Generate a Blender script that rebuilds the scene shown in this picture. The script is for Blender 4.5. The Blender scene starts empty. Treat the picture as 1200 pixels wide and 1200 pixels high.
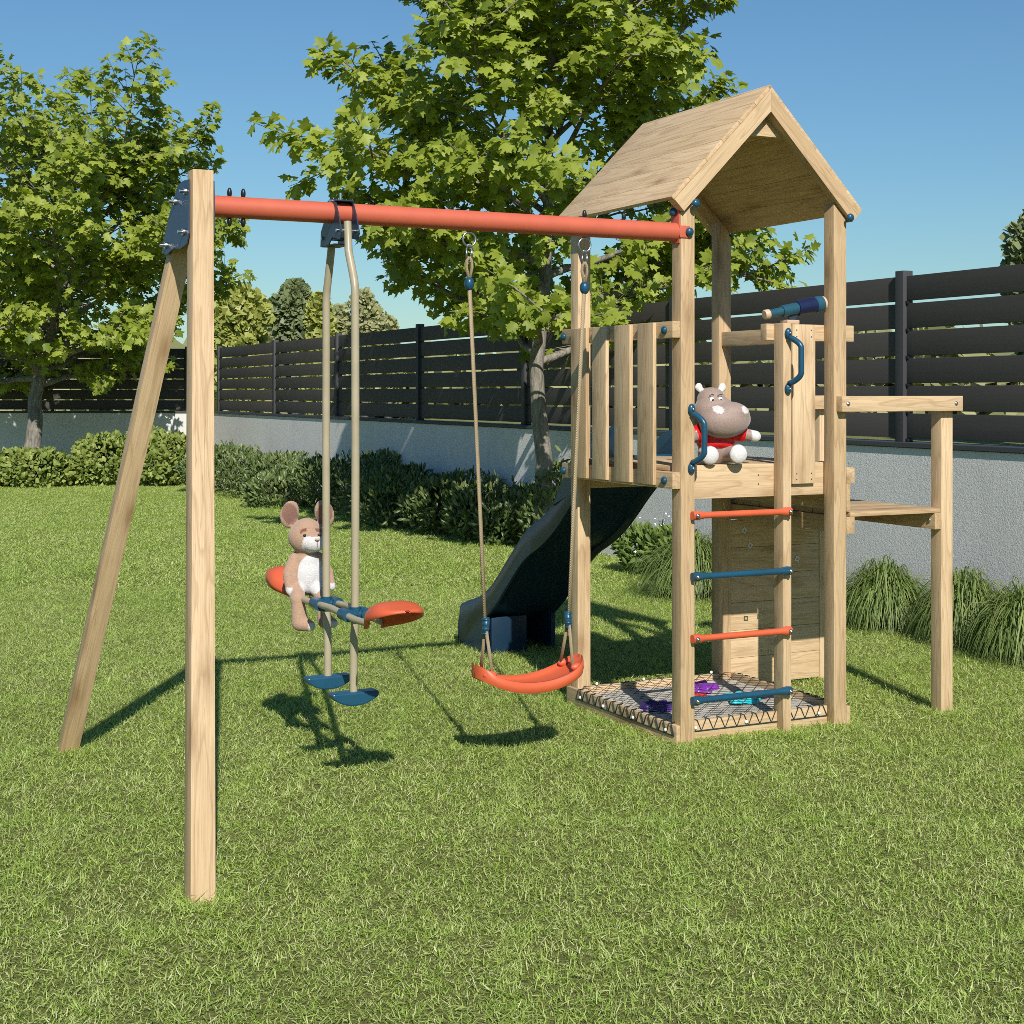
import bpy, bmesh, math, random
import numpy as np
from mathutils import Vector, Matrix, Euler

random.seed(7)
SC = bpy.context.scene
COL = SC.collection
R = math.radians

# ------------------------------------------------------------------ measures
FPX, HZ = 1748.53, 459.75          # focal length and horizon of the photograph in pixels of 1200
EYE = 1.45
TH, X0, Y0 = 0.4606, 0.6898, 6.1   # turn and near corner of the play tower
W, D, p = 0.7829, 0.8699, 0.0679   # tower: post spacing and post size
CT, ST = math.cos(TH), math.sin(TH)


def loc2world(a, b, h=0.0):
    return Vector((X0 + a * CT - b * ST, Y0 + a * ST + b * CT, h))


# ------------------------------------------------------------------ nodes
def new_mat(name):
    m = bpy.data.materials.new(name)
    m.use_nodes = True
    nt = m.node_tree
    nt.nodes.clear()
    return m, nt


def N(nt, kind, **kw):
    n = nt.nodes.new(kind)
    for k, v in kw.items():
        if k.startswith('_'):
            setattr(n, k[1:], v)
        else:
            key = k.replace('__', ' ')
            n.inputs[int(key[1:]) if key[0] == 'i' and key[1:].isdigit() else key].default_value = v
    return n


def L(nt, a, b):
    nt.links.new(a, b)


def ramp(nt, fac, stops, interp='LINEAR'):
    n = nt.nodes.new('ShaderNodeValToRGB')
    cr = n.color_ramp
    cr.interpolation = interp
    while len(cr.elements) < len(stops):
        cr.elements.new(0.5)
    for e, (t, c) in zip(cr.elements, stops):
        e.position = t
        e.color = c if len(c) == 4 else (*c, 1)
    L(nt, fac, n.inputs[0])
    return n.outputs[0]


def mixc(nt, fac, a, b, blend='MIX'):
    n = nt.nodes.new('ShaderNodeMix')
    n.data_type = 'RGBA'
    n.blend_type = blend
    for s, v in ((0, fac), (6, a), (7, b)):
        if hasattr(v, 'is_output'):
            L(nt, v, n.inputs[s])
        elif s == 0:
            n.inputs[0].default_value = v
        else:
            n.inputs[s].default_value = (*v, 1) if len(v) == 3 else v
    return n.outputs[2]


def math_(nt, op, a, b=None, clamp=False):
    n = nt.nodes.new('ShaderNodeMath')
    n.operation = op
    n.use_clamp = clamp
    for i, v in enumerate((a, b)):
        if v is None:
            continue
        if hasattr(v, 'is_output'):
            L(nt, v, n.inputs[i])
        else:
            n.inputs[i].default_value = v
    return n.outputs[0]


def finish(nt, col, rough=0.6, bump=None, bump_s=0.3, bump_d=0.004, spec=0.4, metal=0.0, coat=0.0, sheen=0.0):
    bs = nt.nodes.new('ShaderNodeBsdfPrincipled')
    if hasattr(col, 'is_output'):
        L(nt, col, bs.inputs['Base Color'])
    else:
        bs.inputs['Base Color'].default_value = (*col, 1)
    if hasattr(rough, 'is_output'):
        L(nt, rough, bs.inputs['Roughness'])
    else:
        bs.inputs['Roughness'].default_value = rough
    bs.inputs['Specular IOR Level'].default_value = spec
    bs.inputs['Metallic'].default_value = metal
    bs.inputs['Coat Weight'].default_value = coat
    bs.inputs['Sheen Weight'].default_value = sheen
    if bump is not None:
        bn = nt.nodes.new('ShaderNodeBump')
        bn.inputs['Strength'].default_value = bump_s
        bn.inputs['Distance'].default_value = bump_d
        L(nt, bump, bn.inputs['Height'])
        L(nt, bn.outputs[0], bs.inputs['Normal'])
    out = nt.nodes.new('ShaderNodeOutputMaterial')
    L(nt, bs.outputs[0], out.inputs[0])
    return bs


def noise(nt, vec, scale, detail=4, rough=0.55, dist=0.0):
    n = N(nt, 'ShaderNodeTexNoise', Scale=scale, Detail=detail, Roughness=rough, Distortion=dist)
    if vec is not None:
        L(nt, vec, n.inputs['Vector'])
    return n.outputs['Fac']


def vscale(nt, vec, s):
    n = nt.nodes.new('ShaderNodeVectorMath')
    n.operation = 'MULTIPLY'
    L(nt, vec, n.inputs[0])
    n.inputs[1].default_value = s
    return n.outputs[0]


def attr(nt, name):
    n = nt.nodes.new('ShaderNodeAttribute')
    n.attribute_name = name
    return n


def mat_wood(name, light=(0.70, 0.525, 0.325), mid=(0.60, 0.43, 0.25), dark=(0.31, 0.19, 0.088)):
    m, nt = new_mat(name)
    g = attr(nt, 'gr').outputs['Vector']
    tn = attr(nt, 'tn').outputs['Fac']
    warp = noise(nt, vscale(nt, g, (0.9, 10, 10)), 1.0, 3, 0.5, 0.3)
    rings = math_(nt, 'FRACT', math_(nt, 'MULTIPLY', warp, 9.0))
    ringc = ramp(nt, rings, [(0.0, (0, 0, 0)), (0.62, (0.12, 0.12, 0.12)), (0.9, (1, 1, 1)), (1.0, (0.1, 0.1, 0.1))])
    fib = noise(nt, vscale(nt, g, (5, 230, 230)), 1.0, 3, 0.6)
    fibc = ramp(nt, fib, [(0.36, (1, 1, 1)), (0.6, (0, 0, 0))])
    blot = noise(nt, vscale(nt, g, (1.7, 7, 7)), 1.0, 4, 0.6)
    pore = noise(nt, vscale(nt, g, (14, 420, 420)), 1.0, 2, 0.5)
    porec = ramp(nt, pore, [(0.30, (1, 1, 1)), (0.42, (0, 0, 0))])
    c = mixc(nt, ramp(nt, blot, [(0.3, (0, 0, 0)), (0.72, (1, 1, 1))]), light, mid)
    c = mixc(nt, math_(nt, 'MULTIPLY', ringc, 0.42), c, dark)
    c = mixc(nt, math_(nt, 'MULTIPLY', fibc, 0.30), c, dark)
    c = mixc(nt, math_(nt, 'MULTIPLY', porec, 0.42), c, dark)
    # knots
    vo = N(nt, 'ShaderNodeTexVoronoi', Scale=1.0, Randomness=1.0)
    dis = nt.nodes.new('ShaderNodeVectorMath')
    dis.operation = 'ADD'
    nz = N(nt, 'ShaderNodeTexNoise', Scale=18.0)
    L(nt, g, nz.inputs['Vector'])
    L(nt, vscale(nt, nz.outputs['Color'], (0.02, 0.015, 0.015)), dis.inputs[0])
    L(nt, g, dis.inputs[1])
    L(nt, vscale(nt, dis.outputs[0], (2.6, 8.0, 8.0)), vo.inputs['Vector'])
    kn = ramp(nt, vo.outputs['Distance'], [(0.06, (1, 1, 1)), (0.19, (0.35, 0.35, 0.35)), (0.33, (0, 0, 0))])
    c = mixc(nt, math_(nt, 'MULTIPLY', kn, 0.62), c, (0.22, 0.115, 0.045))
    # drying checks: thin dark lines along the grain, here and there
    ck = noise(nt, vscale(nt, g, (1.3, 75, 75)), 1.0, 2, 0.4)
    ckl = ramp(nt, ck, [(0.488, (0, 0, 0)), (0.5, (1, 1, 1)), (0.512, (0, 0, 0))])
    ckm = ramp(nt, noise(nt, vscale(nt, g, (1.1, 9, 9)), 1.0, 2), [(0.56, (0, 0, 0)), (0.64, (1, 1, 1))])
    c = mixc(nt, math_(nt, 'MULTIPLY', math_(nt, 'MULTIPLY', ckl, ckm), 0.55), c, (0.17, 0.095, 0.04))
    tone = ramp(nt, tn, [(0.0, (0.82, 0.785, 0.73)), (0.5, (0.97, 0.96, 0.95)), (1.0, (1.05, 1.05, 1.06))])
    c = mixc(nt, 1.0, c, tone, 'MULTIPLY')
    bmp = math_(nt, 'ADD', math_(nt, 'MULTIPLY', ringc, 0.4), fib)
    finish(nt, c, 0.62, bmp, 0.22, 0.0015, 0.28)
    return m


def mat_plastic(name, col, rough=0.35, var=0.06, spec=0.45, bump=0.05):
    m, nt = new_mat(name)
    tc = nt.nodes.new('ShaderNodeTexCoord').outputs['Object']
    n1 = noise(nt, tc, 9, 5, 0.6)
    dk = tuple(max(0, c * (1 - 2.2 * var)) for c in col)
    lt = tuple(min(1, c * (1 + var)) for c in col)
    c = mixc(nt, ramp(nt, n1, [(0.3, (0, 0, 0)), (0.7, (1, 1, 1))]), dk, lt)
    scr = noise(nt, vscale(nt, tc, (40, 40, 40)), 3.0, 4, 0.7)
    rr = math_(nt, 'ADD', math_(nt, 'MULTIPLY', scr, 0.22), rough - 0.1)
    finish(nt, c, rr, scr, bump, 0.001, spec)
    return m


def mat_metal(name, col=(0.55, 0.56, 0.58), rough=0.3):
    m, nt = new_mat(name)
    tc = nt.nodes.new('ShaderNodeTexCoord').outputs['Object']
    n1 = noise(nt, tc, 60, 4, 0.6)
    finish(nt, mixc(nt, n1, tuple(c * 0.7 for c in col), col), rough, n1, 0.05, 0.001, 0.5, 1.0)
    return m


def mat_leaf(name, base, lite, darker, trans=0.35, rough=0.5):
    m, nt = new_mat(name)
    r = attr(nt, 'rnd').outputs['Fac']
    c = ramp(nt, r, [(0.0, darker), (0.45, base), (1.0, lite)])
    tc = nt.nodes.new('ShaderNodeTexCoord').outputs['Object']
    c = mixc(nt, math_(nt, 'MULTIPLY', noise(nt, tc, 1.3, 3), 0.35), c, darker)
    bs = nt.nodes.new('ShaderNodeBsdfPrincipled')
    L(nt, c, bs.inputs['Base Color'])
    bs.inputs['Roughness'].default_value = rough
    bs.inputs['Specular IOR Level'].default_value = 0.35
    tr = nt.nodes.new('ShaderNodeBsdfTranslucent')
    c2 = mixc(nt, 1.0, c, (1.25, 1.3, 0.55), 'MULTIPLY')
    L(nt, c2, tr.inputs[0])
    mx = nt.nodes.new('ShaderNodeMixShader')
    mx.inputs[0].default_value = trans
    L(nt, bs.outputs[0], mx.inputs[1])
    L(nt, tr.outputs[0], mx.inputs[2])
    out = nt.nodes.new('ShaderNodeOutputMaterial')
    L(nt, mx.outputs[0], out.inputs[0])
    return m


def mat_plush(name, fuzz=0.5, rough=0.9, spec=0.1, sc=220, coat=0.0):
    m, nt = new_mat(name)
    c = attr(nt, 'Col').outputs['Color']
    tc = nt.nodes.new('ShaderNodeTexCoord').outputs['Object']
    n1 = noise(nt, tc, sc, 4, 0.7)
    c = mixc(nt, 1.0, c, ramp(nt, n1, [(0.25, (0.72, 0.70, 0.68)), (0.7, (1.06, 1.06, 1.06))]), 'MULTIPLY')
    finish(nt, c, rough, n1, fuzz, 0.004, spec, 0, coat, 0.3 if coat == 0 else 0)
    return m


M = {}
M['wood'] = mat_wood('oak_wood')
M['coral'] = mat_plastic('coral_plastic', (0.60, 0.108, 0.042), 0.42, 0.05)
M['coral_metal'] = mat_plastic('coral_lacquer', (0.54, 0.115, 0.06), 0.5, 0.04)
M['blue'] = mat_plastic('petrol_blue_plastic', (0.012, 0.07, 0.125), 0.30, 0.08)
M['navy'] = mat_plastic('navy_plastic', (0.010, 0.016, 0.06), 0.3, 0.08)
M['slide'] = mat_plastic('slide_plastic', (0.009, 0.029, 0.058), 0.36, 0.10)
M['teal'] = mat_plastic('teal_plastic', (0.022, 0.085, 0.125), 0.28, 0.08)
M['bracket'] = mat_plastic('dark_blue_lacquer', (0.022, 0.035, 0.06), 0.4, 0.1)
M['beige'] = mat_plastic('beige_lacquer', (0.38, 0.325, 0.215), 0.33, 0.06)
M['tan'] = mat_plastic('tan_plastic', (0.62, 0.42, 0.28), 0.4, 0.05)
M['steel'] = mat_metal('zinc_steel')
M['black'] = mat_plastic('black_plastic', (0.012, 0.012, 0.014), 0.35, 0.1)
M['white'] = mat_plastic('white_plastic', (0.78, 0.78, 0.76), 0.4, 0.03)
M['cord'] = mat_plastic('dark_green_cord', (0.018, 0.035, 0.030), 0.8, 0.2)
M['purple'] = mat_plastic('purple_plastic', (0.22, 0.03, 0.38), 0.4, 0.06)
M['violet'] = mat_plastic('dark_violet_plastic', (0.05, 0.015, 0.18), 0.4, 0.06)
M['cyan'] = mat_plastic('cyan_plastic', (0.01, 0.50, 0.58), 0.4, 0.06)
M['red'] = mat_plastic('red_plastic', (0.65, 0.03, 0.03), 0.4, 0.06)


def mat_rope():
    m, nt = new_mat('hemp_rope')
    g = attr(nt, 'gr').outputs['Vector']
    w = N(nt, 'ShaderNodeTexWave', Scale=60.0, Distortion=1.0)
    w.bands_direction = 'DIAGONAL'
    L(nt, vscale(nt, g, (1.6, 6, 6)), w.inputs['Vector'])
    n1 = noise(nt, vscale(nt, g, (60, 200, 200)), 1.0, 3)
    c = mixc(nt, w.outputs['Fac'], (0.42, 0.32, 0.19), (0.56, 0.44, 0.28))
    c = mixc(nt, math_(nt, 'MULTIPLY', n1, 0.3), c, (0.26, 0.19, 0.1))
    finish(nt, c, 0.9, w.outputs['Fac'], 0.8, 0.002, 0.1)
    return m


M['rope'] = mat_rope()


def mat_plaster():
    m, nt = new_mat('grey_white_plaster')
    tc = nt.nodes.new('ShaderNodeTexCoord').outputs['Object']
    n0 = noise(nt, tc, 0.7, 5, 0.6)
    n1 = noise(nt, tc, 120, 5, 0.65)
    n2 = noise(nt, tc, 60, 3, 0.5, 1.0)
    sep = nt.nodes.new('ShaderNodeSeparateXYZ')
    L(nt, tc, sep.inputs[0])
    c = mixc(nt, ramp(nt, n0, [(0.3, (0, 0, 0)), (0.7, (1, 1, 1))]), (0.62, 0.605, 0.575), (0.70, 0.685, 0.655))
    stn = noise(nt, vscale(nt, tc, (3.5, 3.5, 0.35)), 1.0, 5, 0.65)
    c = mixc(nt, math_(nt, 'MULTIPLY', ramp(nt, stn, [(0.5, (0, 0, 0)), (0.75, (1, 1, 1))]), 0.22), c, (0.42, 0.41, 0.38))
    finish(nt, c, 0.9, math_(nt, 'ADD', n1, math_(nt, 'MULTIPLY', n2, 0.8)), 0.5, 0.008, 0.15)
    return m


M['plaster'] = mat_plaster()


def mat_fence(name, col):
    m, nt = new_mat(name)
    g = attr(nt, 'gr').outputs['Vector']
    n1 = noise(nt, vscale(nt, g, (1.5, 60, 60)), 1.0, 4, 0.6)
    n2 = noise(nt, vscale(nt, g, (0.6, 3, 3)), 1.0, 4, 0.6)
    tn = attr(nt, 'tn').outputs['Fac']
    c = mixc(nt, n1, tuple(v * 0.82 for v in col), tuple(v * 1.15 for v in col))
    c = mixc(nt, math_(nt, 'MULTIPLY', n2, 0.3), c, tuple(v * 0.7 for v in col))
    c = mixc(nt, 1.0, c, ramp(nt, tn, [(0, (0.88, 0.88, 0.9)), (1, (1.08, 1.06, 1.04))]), 'MULTIPLY')
    finish(nt, c, 0.6, n1, 0.15, 0.002, 0.3)
    return m


M['fence'] = mat_fence('anthracite_board', (0.070, 0.063, 0.059))
M['fence_post'] = mat_fence('anthracite_post', (0.058, 0.058, 0.062))
M['coping'] = mat_fence('coping_sheet', (0.062, 0.068, 0.072))


def mat_bark():
    m, nt = new_mat('grey_bark')
    tc = nt.nodes.new('ShaderNodeTexCoord').outputs['Object']
    n1 = noise(nt, vscale(nt, tc, (9, 9, 2.2)), 3.0, 6, 0.65, 0.6)
    n2 = noise(nt, tc, 5, 4, 0.6)
    c = ramp(nt, n1, [(0.3, (0.10, 0.085, 0.07)), (0.55, (0.29, 0.26, 0.22)), (0.75, (0.42, 0.39, 0.34))])
    c = mixc(nt, math_(nt, 'MULTIPLY', n2, 0.3), c, (0.12, 0.13, 0.08))
    finish(nt, c, 0.9, n1, 0.9, 0.02, 0.15)
    return m


M['bark'] = mat_bark()
M['maple'] = mat_leaf('maple_leaf', (0.31, 0.37, 0.045), (0.47, 0.52, 0.095), (0.14, 0.20, 0.024), 0.42)
M['boxleaf'] = mat_leaf('box_leaf', (0.25, 0.31, 0.065), (0.42, 0.47, 0.13), (0.08, 0.12, 0.022), 0.28)
M['laurel'] = mat_leaf('laurel_leaf', (0.115, 0.165, 0.042), (0.27, 0.32, 0.12), (0.03, 0.055, 0.018), 0.2, 0.36)
M['tuft'] = mat_leaf('sedge_blade', (0.20, 0.27, 0.07), (0.36, 0.42, 0.15), (0.075, 0.12, 0.03), 0.3)
M['perennial'] = mat_leaf('perennial_leaf', (0.14, 0.21, 0.04), (0.27, 0.36, 0.08), (0.05, 0.09, 0.02), 0.3)
M['far_yellow'] = mat_leaf('far_yellow_leaf', (0.38, 0.40, 0.09), (0.52, 0.52, 0.17), (0.19, 0.22, 0.05), 0.3)
M['far_green'] = mat_leaf('far_green_leaf', (0.19, 0.23, 0.10), (0.29, 0.33, 0.15), (0.10, 0.13, 0.06), 0.25)
M['far_pale'] = mat_leaf('far_pale_leaf', (0.36, 0.36, 0.17), (0.48, 0.47, 0.25), (0.2, 0.21, 0.09), 0.3)
M['flower'] = mat_plastic('white_petal', (0.80, 0.80, 0.76), 0.7, 0.04)


def mat_ground(name, c1, c2, c3):
    m, nt = new_mat(name)
    tc = nt.nodes.new('ShaderNodeTexCoord').outputs['Object']
    n1 = noise(nt, tc, 0.5, 5, 0.6)
    n2 = noise(nt, tc, 30, 6, 0.7)
    n3 = noise(nt, tc, 140, 3, 0.7)
    c = mixc(nt, n2, c1, c2)
    c = mixc(nt, math_(nt, 'MULTIPLY', ramp(nt, n1, [(0.4, (0, 0, 0)), (0.7, (1, 1, 1))]), 0.4), c, c3)
    finish(nt, c, 0.95, math_(nt, 'ADD', n2, n3), 0.9, 0.03, 0.05)
    return m


M['lawn'] = mat_ground('lawn_thatch', (0.12, 0.135, 0.035), (0.31, 0.33, 0.11), (0.30, 0.26, 0.12))


def mat_sand():
    m, nt = new_mat('play_sand')
    tc = nt.nodes.new('ShaderNodeTexCoord').outputs['Object']
    n1 = noise(nt, tc, 9, 5, 0.6)
    n2 = noise(nt, tc, 300, 3, 0.7)
    c = mixc(nt, n1, (0.64, 0.59, 0.50), (0.77, 0.73, 0.66))
    c = mixc(nt, math_(nt, 'MULTIPLY', n2, 0.3), c, (0.40, 0.34, 0.26))
    finish(nt, c, 0.95, math_(nt, 'ADD', math_(nt, 'MULTIPLY', n1, 3.0), n2), 0.8, 0.01, 0.1)
    return m


M['sand'] = mat_sand()


def mat_blade():
    m, nt = new_mat('grass_blade')
    r = attr(nt, 'rnd').outputs['Fac']
    geo = nt.nodes.new('ShaderNodeNewGeometry').outputs['Position']
    big = noise(nt, geo, 0.55, 4, 0.6)
    med = noise(nt, geo, 3.2, 4, 0.65)
    c = ramp(nt, r, [(0.0, (0.10, 0.175, 0.022)), (0.32, (0.36, 0.485, 0.078)), (0.62, (0.53, 0.64, 0.175)),
                     (0.84, (0.64, 0.70, 0.30)), (1.0, (0.80, 0.75, 0.48))])
    c = mixc(nt, math_(nt, 'MULTIPLY', ramp(nt, med, [(0.42, (0, 0, 0)), (0.72, (1, 1, 1))]), 0.32), c, (0.56, 0.56, 0.27))
    c = mixc(nt, math_(nt, 'MULTIPLY', ramp(nt, big, [(0.4, (0, 0, 0)), (0.66, (1, 1, 1))]), 0.38), c, (0.28, 0.42, 0.05))
    bs = nt.nodes.new('ShaderNodeBsdfPrincipled')
    L(nt, c, bs.inputs['Base Color'])
    bs.inputs['Roughness'].default_value = 0.45
    bs.inputs['Specular IOR Level'].default_value = 0.35
    tr = nt.nodes.new('ShaderNodeBsdfTranslucent')
    L(nt, mixc(nt, 1.0, c, (1.15, 1.25, 0.6), 'MULTIPLY'), tr.inputs[0])
    mx = nt.nodes.new('ShaderNodeMixShader')
    mx.inputs[0].default_value = 0.4
    L(nt, bs.outputs[0], mx.inputs[1])
    L(nt, tr.outputs[0], mx.inputs[2])
    out = nt.nodes.new('ShaderNodeOutputMaterial')
    L(nt, mx.outputs[0], out.inputs[0])
    return m


M['blade'] = mat_blade()
M['plush_mouse'] = mat_plush('mouse_plush', 0.7)
M['plush_hippo'] = mat_plush('hippo_vinyl', 0.18, 0.55, 0.3, 160)
M['shirt'] = mat_plastic('glossy_red_shirt', (0.62, 0.006, 0.01), 0.24, 0.08, 0.5)


# ------------------------------------------------------------------ mesh builder
class B:
    def __init__(self):
        self.v, self.f, self.g, self.t, self.mi = [], [], [], [], []

    def _add(self, vs, fs, gs, tone, mi=0):
        o = len(self.v)
        self.v += [tuple(x) for x in vs]
        self.g += [tuple(x) for x in gs]
        self.t += [tone] * len(vs)
        self.f += [[o + i for i in f] for f in fs]
        self.mi += [mi] * len(fs)

    def box(self, c, half, rot=None, bev=0.003, ax=None, shear=None, tone=None, mi=0):
        """box about c with half sizes; grain runs along the longest axis"""
        bm = bmesh.new()
        bmesh.ops.create_cube(bm, size=2.0)
        for v in bm.verts:
            v.co = Vector((v.co.x * half[0], v.co.y * half[1], v.co.z * half[2]))
        if bev > 0:
            bmesh.ops.bevel(bm, geom=list(bm.edges), offset=min(bev, min(half) * 0.45), segments=2, affect='EDGES', profile=0.6)
        k = ax if ax is not None else max(range(3), key=lambda i: half[i])
        off = Vector((random.uniform(-40, 40), random.uniform(-5, 5), random.uniform(-5, 5)))
        o1, o2 = (k + 1) % 3, (k + 2) % 3
        bm.verts.index_update()
        vs, gs = [], []
        Mr = rot.to_3x3() if rot is not None else None
        cc = Vector(c)
        for v in bm.verts:
            gs.append((v.co[k] + off.x, v.co[o1] + off.y, v.co[o2] + off.z))
            if shear:
                v.co = shear(v.co)
            vs.append(cc + (Mr @ v.co if Mr else v.co))
        fs = [[v.index for v in f.verts] for f in bm.faces]
        bm.free()
        self._add(vs, fs, gs, random.random() if tone is None else tone, mi)
        return self

    def bx(self, a0, a1, b0, b1, h0, h1, **kw):
        return self.box(((a0 + a1) / 2, (b0 + b1) / 2, (h0 + h1) / 2), (abs(a1 - a0) / 2, abs(b1 - b0) / 2, abs(h1 - h0) / 2), **kw)

    def beam(self, p0, p1, w, d, up=(0, 0, 1), bev=0.003, **kw):
        """straight timber from p0 to p1; w across, d along the 'up' hint"""
        p0, p1 = Vector(p0), Vector(p1)
        z = (p1 - p0)
        ln = z.length
        z = z.normalized()
        x = z.cross(Vector(up))
        if x.length < 1e-4:
            x = z.cross(Vector((1, 0, 0)))
        x.normalize()
        y = z.cross(x)
        m = Matrix((x, y, z)).transposed()
        return self.box((p0 + p1) / 2, (w / 2, d / 2, ln / 2), m, bev, ax=2, **kw)

    def tube(self, pts, r, seg=12, cap=True, mi=0, closed=False, flat=1.0):
        pts = [Vector(q) for q in pts]
        n = len(pts)
        rs = r if isinstance(r, (list, tuple)) else [r] * n
        vs, gs, fs = [], [], []
        prev = None
        acc = 0
        off = random.uniform(-20, 20)
        for i, q in enumerate(pts):
            if closed:
                t = pts[(i + 1) % n] - pts[i - 1]
            else:
                t = pts[min(i + 1, n - 1)] - pts[max(i - 1, 0)]
            t.normalize()
            if prev is None:
                x = t.cross(Vector((0, 0, 1)))
                if x.length < 0.05:
                    x = t.cross(Vector((0, 1, 0)))
            else:
                x = prev - t * prev.dot(t)
            x.normalize()
            prev = x
            y = t.cross(x)
            if i:
                acc += (q - pts[i - 1]).length
            for k in range(seg):
                a = 2 * math.pi * k / seg
                vs.append(q + (x * math.cos(a) + y * math.sin(a) * flat) * rs[i])
                gs.append((acc + off, math.cos(a) * rs[i], math.sin(a) * rs[i]))
        rng = range(n) if closed else range(n - 1)
        for i in rng:
            j = (i + 1) % n
            for k in range(seg):
                k2 = (k + 1) % seg
                fs.append([i * seg + k, i * seg + k2, j * seg + k2, j * seg + k])
        if cap and not closed:
            fs.append([k for k in range(seg)][::-1])
            fs.append([(n - 1) * seg + k for k in range(seg)])
        self._add(vs, fs, gs, random.random(), mi)
        return self

    def ball(self, c, r, rot=None, u=16, w=10, mi=0, cut=None):
        if not isinstance(r, (tuple, list)):
            r = (r, r, r)
        vs, fs = [], []
        cc = Vector(c)
        Mr = rot.to_3x3() if rot is not None else None
        for i in range(w + 1):
            ph = math.pi * i / w
            for j in range(u):
                th = 2 * math.pi * j / u
                q = Vector((r[0] * math.sin(ph) * math.cos(th), r[1] * math.sin(ph) * math.sin(th), r[2] * math.cos(ph)))
                if Mr:
                    q = Mr @ q
                vs.append(cc + q)
        for i in range(w):
            for j in range(u):
                j2 = (j + 1) % u
                fs.append([i * u + j, (i + 1) * u + j, (i + 1) * u + j2, i * u + j2])
        self._add(vs, fs, vs, random.random(), mi)
        return self

    def grid(self, fn, nu, nv, close_u=False, close_v=False, mi=0):
        vs, fs = [], []
        for i in range(nu):
            for j in range(nv):
                vs.append(Vector(fn(i / (nu if close_u else nu - 1), j / (nv if close_v else nv - 1))))
        for i in range(nu if close_u else nu - 1):
            for j in range(nv if close_v else nv - 1):
                i2, j2 = (i + 1) % nu, (j + 1) % nv
                fs.append([i * nv + j, i2 * nv + j, i2 * nv + j2, i * nv + j2])
        self._add(vs, fs, vs, random.random(), mi)
        return self

    def prism(self, poly, t0, t1, axis, bev=0):
        """polygon given in the two other axes, thick from t0 to t1 along axis"""
        n = len(poly)
        vs = []
        for t in (t0, t1):
            for q in poly:
                v = [0, 0, 0]
                o = [k for k in range(3) if k != axis]
                v[axis] = t
                v[o[0]], v[o[1]] = q
                vs.append(v)
        fs = [list(range(n))[::-1], [n + i for i in range(n)]]
        for i in range(n):
            j = (i + 1) % n
            fs.append([i, j, n + j, n + i])
        self._add(vs, fs, vs, random.random())
        return self

    def build(self, name, mats, parent=None, smooth=False, label=None, cat=None, group=None, kind=None, auto=None):
        me = bpy.data.meshes.new(name)
        me.from_pydata(self.v, [], self.f)
        if not isinstance(mats, (list, tuple)):
            mats = [mats]
        for m in mats:
            me.materials.append(m)
        if any(self.mi):
            me.polygons.foreach_set('material_index', self.mi)
        a = me.attributes.new('gr', 'FLOAT_VECTOR', 'POINT')
        a.data.foreach_set('vector', np.array(self.g, dtype=np.float32).ravel())
        a = me.attributes.new('tn', 'FLOAT', 'POINT')
        a.data.foreach_set('value', np.array(self.t, dtype=np.float32))
        bm = bmesh.new()
        bm.from_mesh(me)
        bmesh.ops.recalc_face_normals(bm, faces=bm.faces)
        bm.to_mesh(me)
        bm.free()
        if smooth or auto:
            me.polygons.foreach_set('use_smooth', [True] * len(me.polygons))
            if auto:
                me.set_sharp_from_angle(angle=R(auto))
        me.update()
        o = bpy.data.objects.new(name, me)
        COL.objects.link(o)
        if parent is not None:
            o.parent = parent
        tag(o, label, cat, group, kind)
        return o


def tag(o, label=None, cat=None, group=None, kind=None):
    if label:
        o['label'] = label
    if cat:
        o['category'] = cat
    if group:
        o['group'] = group
    if kind:
        o['kind'] = kind
    return o


def empty(name, loc, rz=0, label=None, cat=None, group=None):
    o = bpy.data.objects.new(name, None)
    o.empty_display_size = 0.1
    COL.objects.link(o)
    o.location = loc
    o.rotation_euler = (0, 0, rz)
    return tag(o, label, cat, group)


def np_mesh(name, verts, faces, mat, parent=None, rnd=None, smooth=False, **tg):
    """verts (n,3), faces (m,k) with constant k"""
    me = bpy.data.meshes.new(name)
    nv, nf, k = len(verts), len(faces), faces.shape[1]
    me.vertices.add(nv)
    me.vertices.foreach_set('co', verts.astype(np.float32).ravel())
    me.loops.add(nf * k)
    me.loops.foreach_set('vertex_index', faces.astype(np.int32).ravel())
    me.polygons.add(nf)
    me.polygons.foreach_set('loop_start', np.arange(0, nf * k, k, dtype=np.int32))
    if smooth:
        me.polygons.foreach_set('use_smooth', np.ones(nf, dtype=bool))
    if rnd is not None:
        a = me.attributes.new('rnd', 'FLOAT', 'POINT')
        a.data.foreach_set('value', rnd.astype(np.float32))
    me.materials.append(mat)
    me.update(calc_edges=True)
    me.validate()
    if parent == 'mesh':
        return me
    o = bpy.data.objects.new(name, me)
    COL.objects.link(o)
    if parent is not None:
        o.parent = parent
    return tag(o, tg.get('label'), tg.get('cat'), tg.get('group'), tg.get('kind'))


def norm(a):
    return a / np.maximum(np.linalg.norm(a, axis=-1, keepdims=True), 1e-9)


def scatter(template_v, template_f, pos, dirs, nrm, size, rng, rnd=None):
    """copies of a leaf template: x across, y along, z out of the blade"""
    d = norm(dirs)
    n = nrm - d * np.sum(nrm * d, axis=1, keepdims=True)
    n = norm(n)
    x = np.cross(d, n)
    k = len(template_v)
    s = size[:, None, None]
    V = pos[:, None, :] + s * (template_v[None, :, 0:1] * x[:, None, :] + template_v[None, :, 1:2] * d[:, None, :] + template_v[None, :, 2:3] * n[:, None, :])
    F = template_f[None] + (np.arange(len(pos)) * k)[:, None, None]
    if rnd is None:
        rnd = rng.random(len(pos))
    return V.reshape(-1, 3), F.reshape(-1, template_f.shape[1]), np.repeat(rnd, k)


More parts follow.
